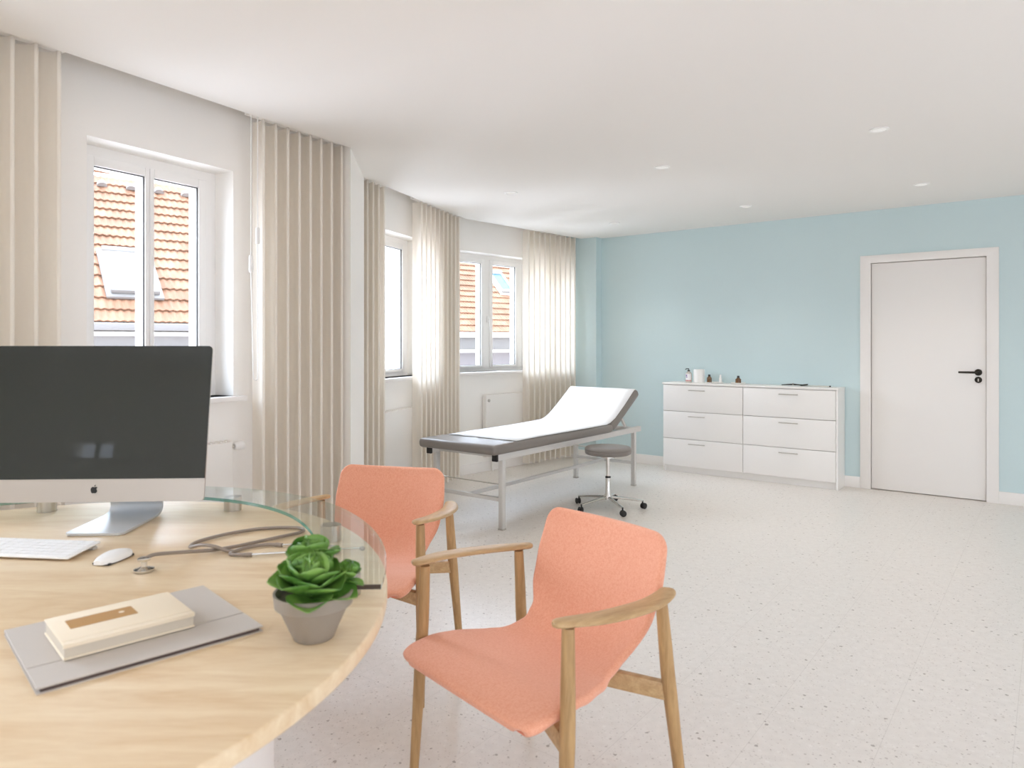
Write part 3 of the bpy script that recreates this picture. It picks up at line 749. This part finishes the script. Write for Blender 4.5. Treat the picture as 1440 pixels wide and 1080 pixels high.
def make_chair(label):
    t = thing('armchair', label, 'chair', group='coral armchairs at the desk')
    o = obj('seat_shell', shell_mesh(), M['coral'], t, ang=80); 
    for sx in (-1, 1):
        for front in (True, False):
            P_, R_ = leg_pts(sx, front)
            bm = B(); tube(bm, smoothpath(P_, 4), [R_[min(3, i // 4)] + (R_[min(3, i // 4 + 1)] - R_[min(3, i // 4)]) * (i % 4) / 4 for i in range(13)], 12, sx=1.0, sy=1.15)
            obj('leg', bm, M['oak'], t)
            a = P_[2]; yc = .055 if front else -.10
            bm = B(); bar(bm, (a[0] - sx * .004, a[1], .375), (sx * .03, yc, .385), .024, .046); obj('seat_rail', bm, M['oak_arm'], t, bevel=.003)
        # arm blade
        path = smoothpath([(sx * .292, .190, .655), (sx * .304, .145, .653), (sx * .322, .07, .648), (sx * .326, -.03, .641), (sx * .316, -.13, .634), (sx * .292, -.215, .631), (sx * .272, -.252, .632)], 4)
        n = len(path); rings = []
        for i, p in enumerate(path):
            f = i / (n - 1)
            w = .030 + .028 * math.sin(PI * min(1, f * 1.15) ** .8) if f < .87 else .034
            w = .034 + .036 * (math.sin(PI * min(max(f, 0), 1) * .86 + .25)) ** 1.2
            endf = min(1, math.sqrt(max(0, 1 - (1 - min(f / .10, 1)) ** 2)) if f < .10 else 1, math.sqrt(max(0, 1 - (1 - min((1 - f) / .08, 1)) ** 2)) if f > .92 else 1)
            w *= max(.35, endf)
            h = .0085 * (.6 + .4 * endf)
            tdir = (path[min(i + 1, n - 1)] - path[max(i - 1, 0)]).normalized(); s = tdir.cross(Vector((0, 0, 1))).normalized()
            ring = []
            for k in range(14):
                q = 2 * PI * k / 14; cx = math.copysign(abs(math.cos(q)) ** .7, math.cos(q)); cz = math.copysign(abs(math.sin(q)) ** .7, math.sin(q))
                z = cz * h
                if cz < 0: z *= 1.25 * (1 - .55 * abs(cx))
                ring.append(p + s * cx * w / 2 + Vector((0, 0, z)))
            rings.append(ring)
        bm = B(); ring_loft(bm, rings); obj('armrest', bm, M['oak_arm'], t, ang=50)
    bm = B(); box(bm, -.10, .10, -.12, .085, .39, .408); obj('seat_mount', bm, M['oak'], t)
    return t
def face(v): return math.atan2(v[1], v[0]) - PI / 2
ch = make_chair('near coral armchair with oak arms in front of the open floor, fully seen')
ch.location = (.050, 1.955, 0); ch.rotation_euler = (0, 0, face((-.765, -.645)))
dup(ch, 'far coral armchair partly hidden behind the curved glass shelf of the desk', (-.585, 2.775, 0), face((-.235, -.972)))

# ------------------------------------------------------------------ desk
DC = Vector((-1.197, 1.42, 0)); DT = .74
dk = thing('round_desk', 'round pale wood consultation desk with a curved glass shelf along its far rim', 'desk', DC)
RPROF = [(-180, .93), (-60, .93), (0, .928), (15, .934), (36, .968), (54, 1.028), (72, 1.066), (95, 1.08), (118, 1.062), (136, 1.024), (155, .966), (175, .934), (180, .93), (300, .93)]
def desk_r(q):                                   # the desk is a slightly oblong round
    q = math.degrees(q)
    for (a_, ra), (b_, rb) in zip(RPROF, RPROF[1:]):
        if q <= b_:
            t_ = (q - a_) / (b_ - a_); return ra + (rb - ra) * t_
def desk_pt(q, off=0):
    r_ = sum(desk_r(q + math.radians(d)) for d in range(-9, 10, 3)) / 7 + off
    return (r_ * math.cos(q), r_ * math.sin(q))
bm = B(); prism(bm, [desk_pt(math.radians(-90 + 360 * k / 200)) for k in range(200)], DT - .031, DT)
obj('desktop', bm, M['desk'], dk, bevel=.004, ang=50)
bm = B(); arc = [math.radians(-75 + 290 * k / 72) for k in range(73)]
prism(bm, [(.685 * math.cos(q), .685 * math.sin(q)) for q in arc] + [(.66 * math.cos(q), .66 * math.sin(q)) for q in reversed(arc)], 0, DT - .03)
obj('base_panel', bm, M['trim'], dk)
GZ0, GZ1 = .784, .794; g0, g1 = math.radians(3), math.radians(185)
bm = B(); arc = [g0 + (g1 - g0) * k / 96 for k in range(97)]
poly = [desk_pt(q, -.002) for q in arc] + [desk_pt(q, -.158) for q in reversed(arc)]
bt_ = [bm.verts.new((x, y, GZ0)) for x, y in poly]; tp_ = [bm.verts.new((x, y, GZ1)) for x, y in poly]; n = len(poly)
for k in range(96):
    bm.faces.new((tp_[k], tp_[k + 1], tp_[n - 2 - k], tp_[n - 1 - k])); bm.faces.new((bt_[n - 1 - k], bt_[n - 2 - k], bt_[k + 1], bt_[k]))
for i in range(n):
    f = bm.faces.new((bt_[i], bt_[(i + 1) % n], tp_[(i + 1) % n], tp_[i])); f.material_index = 2 if i < 96 else (1 if 97 <= i < n - 1 else 3)
gs = obj('glass_shelf', bm, None, dk, mats=[M['shelf_glass'], M['glass_edge'], M['glass_rim'], M['glass_end']], ang=40)
for q in (110, 74, 40, 10, 145, 176):
    p = Vector(desk_pt(math.radians(q), -.085) + (0,))
    bm = B(); lathe(bm, [(.028, DT), (.028, GZ0)], 28, p.x, p.y); obj('shelf_post', bm, M['steel'], dk)

# ------------------------------------------------------------------ computer
cm = thing('desktop_computer', 'all-in-one computer with dark screen and silver chin standing on the round desk', 'computer', (-1.262, 2.17, DT), math.radians(2.6))
W2, HH = .3265, .475
tilt = math.radians(9)
Mt = Matrix.Translation((0, -.03, .075)) @ Matrix.Rotation(-tilt, 4, 'X')
def rrect(w, z0, z1, r, n=6):
    pts = []
    for cx, cz, q0 in ((w - r, z1 - r, 0), (-w + r, z1 - r, PI / 2), (-w + r, z0 + r, PI), (w - r, z0 + r, 1.5 * PI)):
        for k in range(n + 1): q = q0 + PI / 2 * k / n; pts.append((cx + r * math.cos(q), cz + r * math.sin(q)))
    return pts
bm = B(); ol = rrect(W2, 0, HH, .012)
rings = [[Mt @ Vector((x, 0, z)) for x, z in ol], [Mt @ Vector((x, .006, z)) for x, z in ol]]
cxz = (0, HH * .5)
for sc_, y in ((.9, .018), (.6, .033), (.25, .04)): rings.append([Mt @ Vector((x * sc_, y, cxz[1] + (z - cxz[1]) * sc_)) for x, z in ol])
ring_loft(bm, rings); obj('housing', bm, M['alu'], cm, ang=30)
CH = .068
bm = B()
r = .012; top = [(W2 - r + r * math.cos(q), HH - r + r * math.sin(q)) for q in [PI / 2 * k / 6 for k in range(7)]] + [(-W2 + r + r * math.cos(q), HH - r + r * math.sin(q)) for q in [PI / 2 + PI / 2 * k / 6 for k in range(7)]]
pl = [(W2, CH)] + top + [(-W2, CH)]
ring_loft(bm, [[Mt @ Vector((x, y, z)) for x, z in pl] for y in (.001, -.0022)]); obj('screen', bm, M['screen'], cm, ang=30)
# fruit emblem on the chin
em = [(0, .62), (.14, .70), (.32, .76), (.52, .74), (.70, .66), (.80, .56), (.66, .44), (.58, .28), (.58, .08), (.66, -.10), (.82, -.24), (.74, -.46), (.62, -.66), (.48, -.84), (.34, -.90), (.18, -.86), (0, -.82), (-.18, -.86), (-.34, -.90), (-.50, -.82), (-.68, -.58), (-.80, -.30), (-.86, 0), (-.82, .30), (-.70, .54), (-.52, .70), (-.32, .76), (-.14, .70)]
es = .0117
bm = B(); ring_loft(bm, [[Mt @ Vector((x * es, y, .036 + z * es)) for x, z in em] for y in (.001, -.0012)]); lg_ = obj('emblem', bm, M['black'], cm, ang=30)
lf = [(0, .80), (.02, .98), (.12, 1.16), (.30, 1.28), (.30, 1.10), (.20, .92)]
bm = B(); ring_loft(bm, [[Mt @ Vector((x * es, y, .036 + z * es)) for x, z in lf] for y in (.001, -.0012)]); obj('emblem_leaf', bm, M['black'], lg_, ang=30)
# stand: one bent plate
pr = smoothpath([(0, -.135, .0045), (0, -.04, .0045), (0, .06, .0045), (0, .108, .008), (0, .127, .024), (0, .124, .05), (0, .105, .10), (0, .075, .17), (0, .06, .21)], 5)
bm = B(); rows = []
for i, p in enumerate(pr):
    f = i / (len(pr) - 1)
    hw_ = .082 if f < .9 else .075
    t = (pr[min(i + 1, len(pr) - 1)] - pr[max(i - 1, 0)]).normalized(); nn = Vector((0, -t.z, t.y)) * .0035
    hw_ = hw_ - (.010 if i == 0 else 0)
    rows.append([p + Vector((-hw_, 0, 0)) - nn, p + Vector((hw_, 0, 0)) - nn, p + Vector((hw_, 0, 0)) + nn, p + Vector((-hw_, 0, 0)) + nn])
ring_loft(bm, rows); obj('stand', bm, M['alu_stand'], cm, loc=(.055, 0, 0), rotz=math.radians(0), ang=40)

# keyboard, mouse
kb = thing('keyboard', 'slim white keyboard on the desk in front of the computer', 'keyboard', (-1.322, 1.878, DT), math.radians(-7))
Mk = Matrix.Translation((0, 0, .0035)) @ Matrix.Rotation(math.radians(4.6), 4, 'X')
bm = B(); box(bm, -.21, .21, -.058, .062, .002, .008, Mk @ Matrix.Translation((0, 0, .0046))); obj('body', bm, M['plastic'], kb, bevel=.0028)
for r_ in range(6):
    for c_ in range(14):
        if r_ == 0 and c_ in (4, 5, 6, 7): continue
        x0 = -.203 + c_ * .029
        y0 = -.0535 + r_ * .0187
        wd = .0265 if not (r_ == 0 and c_ == 3) else .0265 + 4 * .029
        bm = B(); box(bm, x0, x0 + wd, y0, y0 + .0163, .0125, .0142, Mk); obj('key', bm, M['plastic'], kb, bevel=.0006, seg=1)
bm = B(); box(bm, -.2, .2, .045, .06, 0, .008); obj('rear_foot', bm, M['alu_stand'], kb)
ms = thing('computer_mouse', 'white low computer mouse between the keyboard and the stethoscope', 'mouse', (-1.015, 1.812, DT), math.radians(-9))
bm = B(); rows = []
for i in range(13):
    f = i / 12; y = -.056 + .112 * f; w = .029 * (1 - abs(2 * f - 1) ** 3.2 * .62); h = .004 + .017 * math.sin(PI * (.12 + .76 * f))
    rows.append([Vector((-w, y, .004))] + [Vector((w * math.cos(q) * -1, y, .004 + h * math.sin(q) ** .8)) for q in [PI * k / 10 for k in range(1, 10)]] + [Vector((w, y, .004))])
ring_loft(bm, rows); obj('shell', bm, M['plastic'], ms, ang=50)
bm = B(); box(bm, -.024, .024, -.046, .046, 0, .006); obj('base', bm, M['black'], ms, bevel=.002)
bm = B(); lathe(bm, [(.003, .0205), (.003, .0212)], 12, 0, -.012); obj('sensor_dot', bm, M['lead'], ms)

# ------------------------------------------------------------------ stethoscope
def D3(x, y, z=.006): return (x, y, DT + z)
sg = thing('stethoscope', 'grey tubed stethoscope with steel chest piece lying looped on the desk', 'stethoscope', (-.89, 1.72, DT))
def sub(pts): return [(x + .89, y - 1.72, z) for x, y, z in pts]
def PX(u, v, z=.006):
    Y = 1000 * (1.29 - DT - z) / (v - 484); return ((u - 720) * Y / 1000, Y, z)
tubep = [(-0.8893, 1.7232, .030), (-.875, 1.745, .034), (-.838, 1.812, .020), (-.789, 1.872, .008), (-.745, 1.912, .006), (-.705, 1.95, .0065), (-.655, 2.005, .0065), (-.610, 2.06, .006), (-.622, 2.10, .006), (-.675, 2.11, .006), (-.745, 2.095, .006), (-.815, 2.04, .006), (-.865, 1.96, .0062), (-.862, 1.905, .0065), (-.825, 1.885, .0175), (-.785, 1.872, .018), (-.75, 1.868, .008), (-.725, 1.866, .006)]
bm = B(); tube(bm, smoothpath(sub(tubep), 5), .0046, 10); obj('tubing', bm, M['tube'], sg)
for pts in ([(-.727, 1.866, .006), (-.712, 1.90, .006), (-.68, 1.925, .006), (-.645, 1.93, .006), (-.622, 1.925, .006)], [(-.727, 1.866, .006), (-.733, 1.848, .006), (-.718, 1.838, .006), (-.695, 1.836, .006), (-.672, 1.838, .006)]):
    bm = B(); tube(bm, smoothpath(sub(pts), 5), [.0045] * 16 + [.0055] * 5, 10); obj('branch_tube', bm, M['tube'], sg)
for pts, tip in (([(-.626, 1.926, .006), (-.56, 1.918, .010), (-.48, 1.90, .010), (-.455, 1.885, .009), (-.458, 1.868, .008)], (-.461, 1.856)), ([(-.676, 1.838, .006), (-.60, 1.855, .006), (-.50, 1.88, .006), (-.43, 1.893, .006), (-.405, 1.895, .006)], (-.392, 1.892))):
    bm = B(); tube(bm, smoothpath(sub(pts), 5), .0030, 10); e_ = obj('ear_tube', bm, M['chrome'], sg)
    a = Vector(pts[-1]); b = Vector((tip[0], tip[1], .006)); bm = B(); tube(bm, sub([a, a.lerp(b, .5), b]), [.004, .0065, .004], 12); obj('ear_tip', bm, M['tube'], e_)
bm = B(); lathe(bm, [(.021, 0), (.023, .003), (.023, .007), (.012, .010), (.007, .013), (.007, .024), (.014, .027), (.015, .032), (.012, .034)], 32); obj('chest_piece', bm, M['chrome'], sg)

# ------------------------------------------------------------------ folder and book
def quadrot(a, b): return math.atan2(b[1] - a[1], b[0] - a[0])
fA, fB_, fC, fD = (-.953, 1.342), (-.749, 1.11), (-.482, 1.359), (-.687, 1.598)
fcx = sum(p[0] for p in (fA, fB_, fC, fD)) / 4; fcy = sum(p[1] for p in (fA, fB_, fC, fD)) / 4
fr_ = quadrot(fB_, fC)
fo = thing('folder', 'flat grey document folder lying on the desk under the cream book', 'folder', (fcx, fcy, DT), fr_)
hwx, hwy = .183, .157
bm = B(); box(bm, -hwx, hwx, -hwy, hwy, 0, .002); obj('back_cover', bm, M['folder'], fo)
bm = B(); box(bm, -hwx + .006, hwx - .006, -hwy + .004, hwy - .004, .002, .0075); obj('gap_shade_slab', bm, M['folder_gap'], fo)  # dark slab fills the gap where only shade shows
bm = B(); box(bm, -hwx, hwx, -hwy + .0935, hwy, .0075, .0105); obj('front_cover', bm, M['folder'], fo, bevel=.0006, seg=1)
bm = B(); box(bm, -hwx, hwx, -hwy, -hwy + .0895, .0082, .0110); box(bm, -hwx, hwx, hwy - .002, hwy, 0, .0098); obj('flap', bm, M['folder'], fo, bevel=.0006, seg=1)
bk = [(-.864, 1.322), (-.763, 1.202), (-.606, 1.350), (-.707, 1.468)]
bcx = sum(p[0] for p in bk) / 4; bcy = sum(p[1] for p in bk) / 4
bo = thing('book', 'small cream hardcover book with a brown label lying on the grey folder', 'book', (bcx, bcy, DT + .0125), quadrot(bk[1], bk[2]))
bw, bh = .108, .078
bm = B(); box(bm, -bw, bw, -bh, bh, 0, .003); obj('back_cover', bm, M['cream'], bo, bevel=.001, seg=1)
bm = B(); box(bm, -bw + .002, bw - .002, -bh + .003, bh - .002, .003, .024); obj('page_block', bm, M['pages'], bo)
bm = B(); box(bm, -bw, bw, -bh + .016, bh, .024, .0275); obj('front_cover', bm, M['cream'], bo, bevel=.0012, seg=2)
bm = B(); box(bm, -bw, bw, -bh, -bh + .0145, .024, .0272); box(bm, -bw, bw, -bh, -bh + .003, .02, .024); obj('spine_strip', bm, M['cream'], bo, bevel=.001, seg=2)
bm = B(); box(bm, -.083, .028, -.008, .040, .0275, .0283); la = obj('label_plate', bm, M['brown'], bo); la['label'] = 'brown rectangular label on the cover'
bm = B(); lathe(bm, [(.005, .0283), (.005, .0287)], 16, .006, .018); obj('label_glint', bm, M['cream'], la)  # pale disc painted for the highlight on the label plate

# ------------------------------------------------------------------ succulent
pp = thing('potted_succulent', 'green rosette succulent in a small grey pot on the desk rim', 'potted plant', (-.372, 1.335, DT))
bm = B(); lathe(bm, [(.034, 0), (.037, .002), (.064, .062), (.071, .064), (.0735, .088), (.069, .088), (.064, .075), (.02, .072)], 48); obj('pot', bm, M['pot'], pp, ang=28)
bm = B(); lathe(bm, [(.0655, .072), (.03, .077), (.004, .078)], 28); obj('soil', bm, M['soil'], pp)
def leaf(bm, base_, az, el, L_, W_, cup=.35, curl=.5):
    R = Matrix.Translation(base_) @ Matrix.Rotation(az, 4, 'Z') @ Matrix.Rotation(-el, 4, 'Y')
    n, k = 12, 6; rows = []
    for i in range(n + 1):
        f = i / n
        w = W_ * (.30 + .70 * math.sin(PI / 2 * min(1, f / .62)) ** 1.3) * (1 if f < .62 else math.sqrt(max(0.0, 1 - ((f - .62) / .385) ** 2)))
        x = L_ * f; z = -curl * L_ * .25 * f ** 2.2
        rows.append([(x - abs(a) ** 2 * .08 * L_ * 0, a * w, z + cup * w * a * a + .0) for a in [-1 + 2 * j / k for j in range(k + 1)]])
    th_ = .0016
    t = [[bm.verts.new(R @ Vector(p)) for p in r] for r in rows]; b = [[bm.verts.new(R @ (Vector(p) - Vector((0, 0, th_)))) for p in r] for r in rows]
    for A, C in zip(t, t[1:]):
        for j in range(k): bm.faces.new((A[j], A[j + 1], C[j + 1], C[j]))
    for A, C in zip(b, b[1:]):
        for j in range(k): bm.faces.new((C[j], C[j + 1], A[j + 1], A[j]))
    for i in range(n):
        bm.faces.new((t[i][0], t[i + 1][0], b[i + 1][0], b[i][0])); bm.faces.new((t[i + 1][k], t[i][k], b[i][k], b[i + 1][k]))
    for j in range(k): bm.faces.new((t[n][j], t[n][j + 1], b[n][j + 1], b[n][j])); bm.faces.new((t[0][j + 1], t[0][j], b[0][j], b[0][j + 1]))
def rosette(c, n, L_, W_, tiltv, el0=5, el1=80, hgt=.03):
    bm = B(); T_ = Matrix.Translation(c) @ Matrix.Rotation(tiltv[0], 4, 'X') @ Matrix.Rotation(tiltv[1], 4, 'Y')
    for i in range(n):
        f = i / (n - 1); az = i * 2.39996 + random.uniform(-.12, .12)
        el = math.radians(el0 + (el1 - el0) * f ** .85) + random.uniform(-.07, .07)
        leaf(bm, (-.006 * math.cos(az), -.006 * math.sin(az), hgt * f), az, el, L_ * (1 - .40 * f) * random.uniform(.93, 1.05), W_ * (1 - .30 * f), cup=.38 + .55 * f, curl=.18 - 1.3 * f)
    bmesh.ops.transform(bm, matrix=T_, verts=bm.verts[:])
    return bm
obj('rosette', rosette((-.002, -.008, .078), 40, .093, .042, (.13, .03), 6, 84, .030), M['leaf'], pp, ang=60)
obj('rosette', rosette((-.010, .022, .116), 12, .074, .038, (-.1, -.12), 28, 86, .016), M['leaf'], pp, ang=60)
obj('rosette', rosette((-.050, .012, .088), 12, .036, .013, (0, -.5), 15, 80, .012), M['leaf'], pp, ang=60)
obj('rosette', rosette((.052, .022, .096), 12, .045, .018, (-.1, .35), 15, 82, .014), M['leaf'], pp, ang=60)

# ------------------------------------------------------------------ houses outside
def tiled_roof(L_, S_, pitch=.33, col=.12):
    """sheet of roof tiles, x along the eave, y up the slope (flat), z out"""
    bm = B(); nx = int(L_ / col) * 5; ny = int(S_ / pitch)
    for r in range(ny):
        y0 = r * pitch; cols = []
        for i in range(nx + 1):
            x = L_ * i / nx; z = .012 * math.sin(2 * PI * x / col)
            cols.append([bm.verts.new(p) for p in ((x, y0 + .09, .004), (x, y0 - .012, .019 + z), (x, y0 - .012, .046 + z), (x, y0 + pitch * .5, .03 + z), (x, y0 + pitch, .006 + z))])
        for c0, c1 in zip(cols, cols[1:]):
            for j in range(4): bm.faces.new((c0[j], c1[j], c1[j + 1], c0[j + 1]))
    return bm
def house(name, label, eave0, vp, length, back, run, rise, z_eave, sky, style, wall_m):
    d = Vector((vp, 1, 0)).normalized(); rot = math.atan2(d.y, d.x)
    root = thing(name, label, 'house', (eave0[0], eave0[1], 0), rot)
    al = math.atan2(rise, run); S_ = math.hypot(run, rise)
    Mr = Matrix.Translation((-back, 0, z_eave)) @ Matrix.Rotation(al, 4, 'X')
    bm = tiled_roof(length, S_)
    bmesh.ops.transform(bm, matrix=Mr, verts=bm.verts[:])
    rf = obj('roof', bm, M['tile'], root, ang=50)
    bm = B(); box(bm, -back, length - back, .25, 2 * run - .25, -5, z_eave - .05)
    obj('wall', bm, M[wall_m], root, smooth=False)
    bm = B(); prism(bm, [(0, 0), (2 * run, 0), (run, rise - .05)], 0, length)      # gable body under the tiles
    bmesh.ops.transform(bm, matrix=Matrix.Translation((-back, 0, z_eave - .06)) @ Matrix(((0, 0, 1, 0), (1, 0, 0, 0), (0, 1, 0, 0), (0, 0, 0, 1))), verts=bm.verts[:])
    obj('gable', bm, M['white_wallout'], root, smooth=False)
    bm = B(); tube(bm, [(-back, run, z_eave + rise + .03), (length - back, run, z_eave + rise + .03)], .09, 12); obj('ridge', bm, M['tile'], rf)
    if style == 'near':
        bm = B(); box(bm, -back, length - back, -.12, .02, z_eave - .14, z_eave - .01); obj('gutter', bm, M['greyout'], root, bevel=.03)
        bm = B(); box(bm, -back, length - back, -.02, .26, z_eave - .23, z_eave - .16); obj('fascia', bm, M['white_wallout'], root)
        bm = B(); box(bm, -back, length - back, .1, .26, z_eave - .42, z_eave - .23); obj('frieze', bm, M['greyout'], root)
        bm = B(); box(bm, -back, length - back, -.12, .26, z_eave - .52, z_eave - .42); obj('cornice', bm, M['white_wallout'], root)
        bm = B(); box(bm, -back, length - back, .2, .255, z_eave - .62, z_eave - .53); obj('frieze', bm, M['greyout'], root)
    else:
        bm = B(); box(bm, -back, length - back, -.16, .02, z_eave - .20, z_eave - .03); obj('gutter', bm, M['white_wallout'], root, bevel=.03)
        bm = B(); box(bm, -back, length - back, .1, .26, z_eave - .62, z_eave - .20); obj('frieze', bm, M['lead'], root)
        bm = B(); box(bm, -back, length - back, .0, .26, z_eave - .72, z_eave - .62); obj('cornice', bm, M['white_wallout'], root)
    for (sx, sy, sw, sh, op) in sky:
        def T(x, y, z): return Mr @ Vector((x + back, y, z))
        Ms = Mr @ Matrix.Translation((back, 0, 0))
        bm = B(); box(bm, sx - .07, sx + sw + .07, sy - .14, sy + sh + .08, .03, .085, Ms); fl = obj('skylight', bm, M['lead'] if op else M['white_wallout'], root, bevel=.01)
        bm = B()
        for (x0, x1, y0, y1) in ((sx, sx + .07, sy, sy + sh), (sx + sw - .07, sx + sw, sy, sy + sh), (sx, sx + sw, sy, sy + .09), (sx, sx + sw, sy + sh - .12, sy + sh)): box(bm, x0, x1, y0, y1, .08, .16, Ms)
        obj('skylight_frame', bm, M['white_wallout'], fl, bevel=.01)
        bm = B(); box(bm, sx + .06, sx + sw - .06, sy + .08, sy + sh - .1, .1, .12, Ms); obj('skylight_pane', bm, M['skypane_overexposed' if op else 'skypane'], fl, smooth=False)
        bm = B(); box(bm, sx, sx + sw, sy + sh - .1, sy + sh + .03, .09, .19, Ms); box(bm, sx, sx + sw, sy - .06, sy + .03, .09, .17, Ms); obj('flashing', bm, M['lead'], fl, bevel=.01)
    if style == 'near':
        for k in range(6):
            bm = B(); x = -.255 + k * .545; Ms = Mr @ Matrix.Translation((back + x, S_ - .70, .05))
            ring_loft(bm, [[Ms @ Vector((r_ * math.cos(q), yy, max(0, r_ * math.sin(q)))) for q in [PI * j / 8 for j in range(9)]] for r_, yy in ((.10, -.08), (.085, .04), (.02, .12))])
            obj('vent_tile', bm, M['lead'], root)
    return root
house('neighbour_house', 'house with orange tiled roof and open skylight seen through the window behind the monitor', (-6.66, 12), 1.25, 7.0, 4.5, 4.0, 3.38, 1.66, [(-.02, .75, .78, 1.25, True)], 'near', 'white_wallout')
house('neighbour_house', 'house with pale orange tiled roof and sky-blue skylight outside the bay window', (-.5, 25), 1.37, 12, 4.5, 5.5, 4.9, 1.72, [(1.3, 2.25, .62, 1.25, False)], 'far', 'lightgreyout')
hs = thing('neighbour_house', 'plain white house front seen through the narrow bay window', 'house', (-2.35, 15.2, 0), .35)
bm = B(); box(bm, -1.1, 1.05, 0, 3, -5, 6.5); obj('wall', bm, M['white_wallout'], hs, smooth=False)
bm = B(); box(bm, -1.3, 1.25, -.25, 3.2, 6.5, 6.8); obj('roof', bm, M['lead'], hs)
bm = B(); box(bm, -.14, .04, -.04, .01, .9, 2.2); w_ = obj('window', bm, M['trim'], hs)
bm = B(); box(bm, -.115, .015, -.045, -.035, .95, 2.15); obj('pane', bm, M['pane'], w_)

# ------------------------------------------------------------------ light
wd = bpy.data.worlds.new('sky'); sc.world = wd; wd.use_nodes = True
nt = wd.node_tree; nt.nodes.clear()
L = nt.links.new
tc = node(nt, 'ShaderNodeTexCoord'); sp = node(nt, 'ShaderNodeSeparateXYZ'); L(tc.outputs['Generated'], sp.inputs['Vector'])
rp = node(nt, 'ShaderNodeValToRGB')
e = rp.color_ramp.elements
e[0].position = 0.0; e[0].color = (0.57, 0.59, 0.67, 1)
e[1].position = 1.0; e[1].color = (.71, .845, 1.07, 1)
x_ = e.new(.49); x_.color = (.57, .59, .67, 1)
x_ = e.new(.53); x_.color = (.83, .92, 1.06, 1)
mr = node(nt, 'ShaderNodeMapRange'); mr.inputs['From Min'].default_value = -1; mr.inputs['From Max'].default_value = 1
L(sp.outputs['Z'], mr.inputs['Value']); L(mr.outputs['Result'], rp.inputs['Fac'])
bg = node(nt, 'ShaderNodeBackground'); bg.inputs['Strength'].default_value = 4.2
wo = node(nt, 'ShaderNodeOutputWorld'); 
dt = node(nt, 'ShaderNodeVectorMath', operation='DOT_PRODUCT'); dt.inputs[1].default_value = (-.68, .68, .25); L(tc.outputs['Generated'], dt.inputs[0])
m2 = node(nt, 'ShaderNodeMapRange', interpolation_type='SMOOTHSTEP'); m2.inputs['From Min'].default_value = -.1; m2.inputs['From Max'].default_value = .9; m2.inputs['To Min'].default_value = 3.5; m2.inputs['To Max'].default_value = 19.0
L(dt.outputs['Value'], m2.inputs['Value']); L(m2.outputs['Result'], bg.inputs['Strength'])
L(rp.outputs['Color'], bg.inputs['Color']); L(bg.outputs['Background'], wo.inputs['Surface'])

def portal(center, normal, w, h):
    l = bpy.data.lights.new('window_portal', 'AREA'); l.shape = 'RECTANGLE'; l.size = w; l.size_y = h
    o = bpy.data.objects.new('window_portal', l); COL.objects.link(o); o.location = center
    o.rotation_euler = Vector(normal).to_track_quat('-Z', 'Y').to_euler()
    l.cycles.is_portal = True
for fr_w, hole in ((F1, H1), (F1, H1b), (F1, H1c), (F2, H2), (F3, H3)):
    a, b, s, t = hole
    portal(fr_w.w((a + b) / 2, .47, (s + t) / 2), -fr_w.n, b - a, t - s)
for a, b in holes: portal(((a + b) / 2, REAR - .2, 1.21), (0, 1, 0), b - a, 2.18)
portal((END.x + .2, -.1, 1.22), (-1, 0, 0), 3.4, 2.25)  # portal for the light opening added in the right wall

sun = bpy.data.lights.new('sun', 'SUN'); sun.energy = 1.6; sun.angle = math.radians(1.5); sun.color = (1, .95, .87)
so_ = bpy.data.objects.new('sun', sun); COL.objects.link(so_)
so_.rotation_euler = Vector((-.30, .42, -.86)).to_track_quat('-Z', 'Y').to_euler(); so_.location = (0, -3, 9)
for o in [x for x in COL.objects if x.name.startswith('ceiling_downlight')]:
    l = bpy.data.lights.new('downlight_beam', 'SPOT'); l.energy = 13; l.spot_size = math.radians(110); l.spot_blend = .8; l.shadow_soft_size = .04; l.color = (1, .93, .84)
    q = bpy.data.objects.new('downlight_beam', l); COL.objects.link(q); q.location = o.location + Vector((0, 0, -.02))

# ------------------------------------------------------------------ camera and view
cam = bpy.data.cameras.new('camera'); co = bpy.data.objects.new('camera', cam); COL.objects.link(co)
co.location = (0, 0, 1.29); co.rotation_euler = (PI / 2, 0, 0)
cam.sensor_width = 36; cam.lens = 25.0; cam.shift_y = -56 / 1440; cam.clip_start = .05; cam.clip_end = 200
cam.dof.use_dof = True; cam.dof.focus_distance = 4.3; cam.dof.aperture_fstop = 4.5
sc.camera = co
vs = sc.view_settings
vs.view_transform = 'Standard'; vs.look = 'None'; vs.gamma = 1; vs.exposure = 0.1; vs.use_curve_mapping = False
sc.cycles.max_bounces = 12; sc.cycles.diffuse_bounces = 8; sc.cycles.glossy_bounces = 6; sc.cycles.transparent_max_bounces = 24
sc.cycles.use_denoising = True; sc.cycles.sample_clamp_indirect = 6; sc.cycles.caustics_reflective = False; sc.cycles.caustics_refractive = False
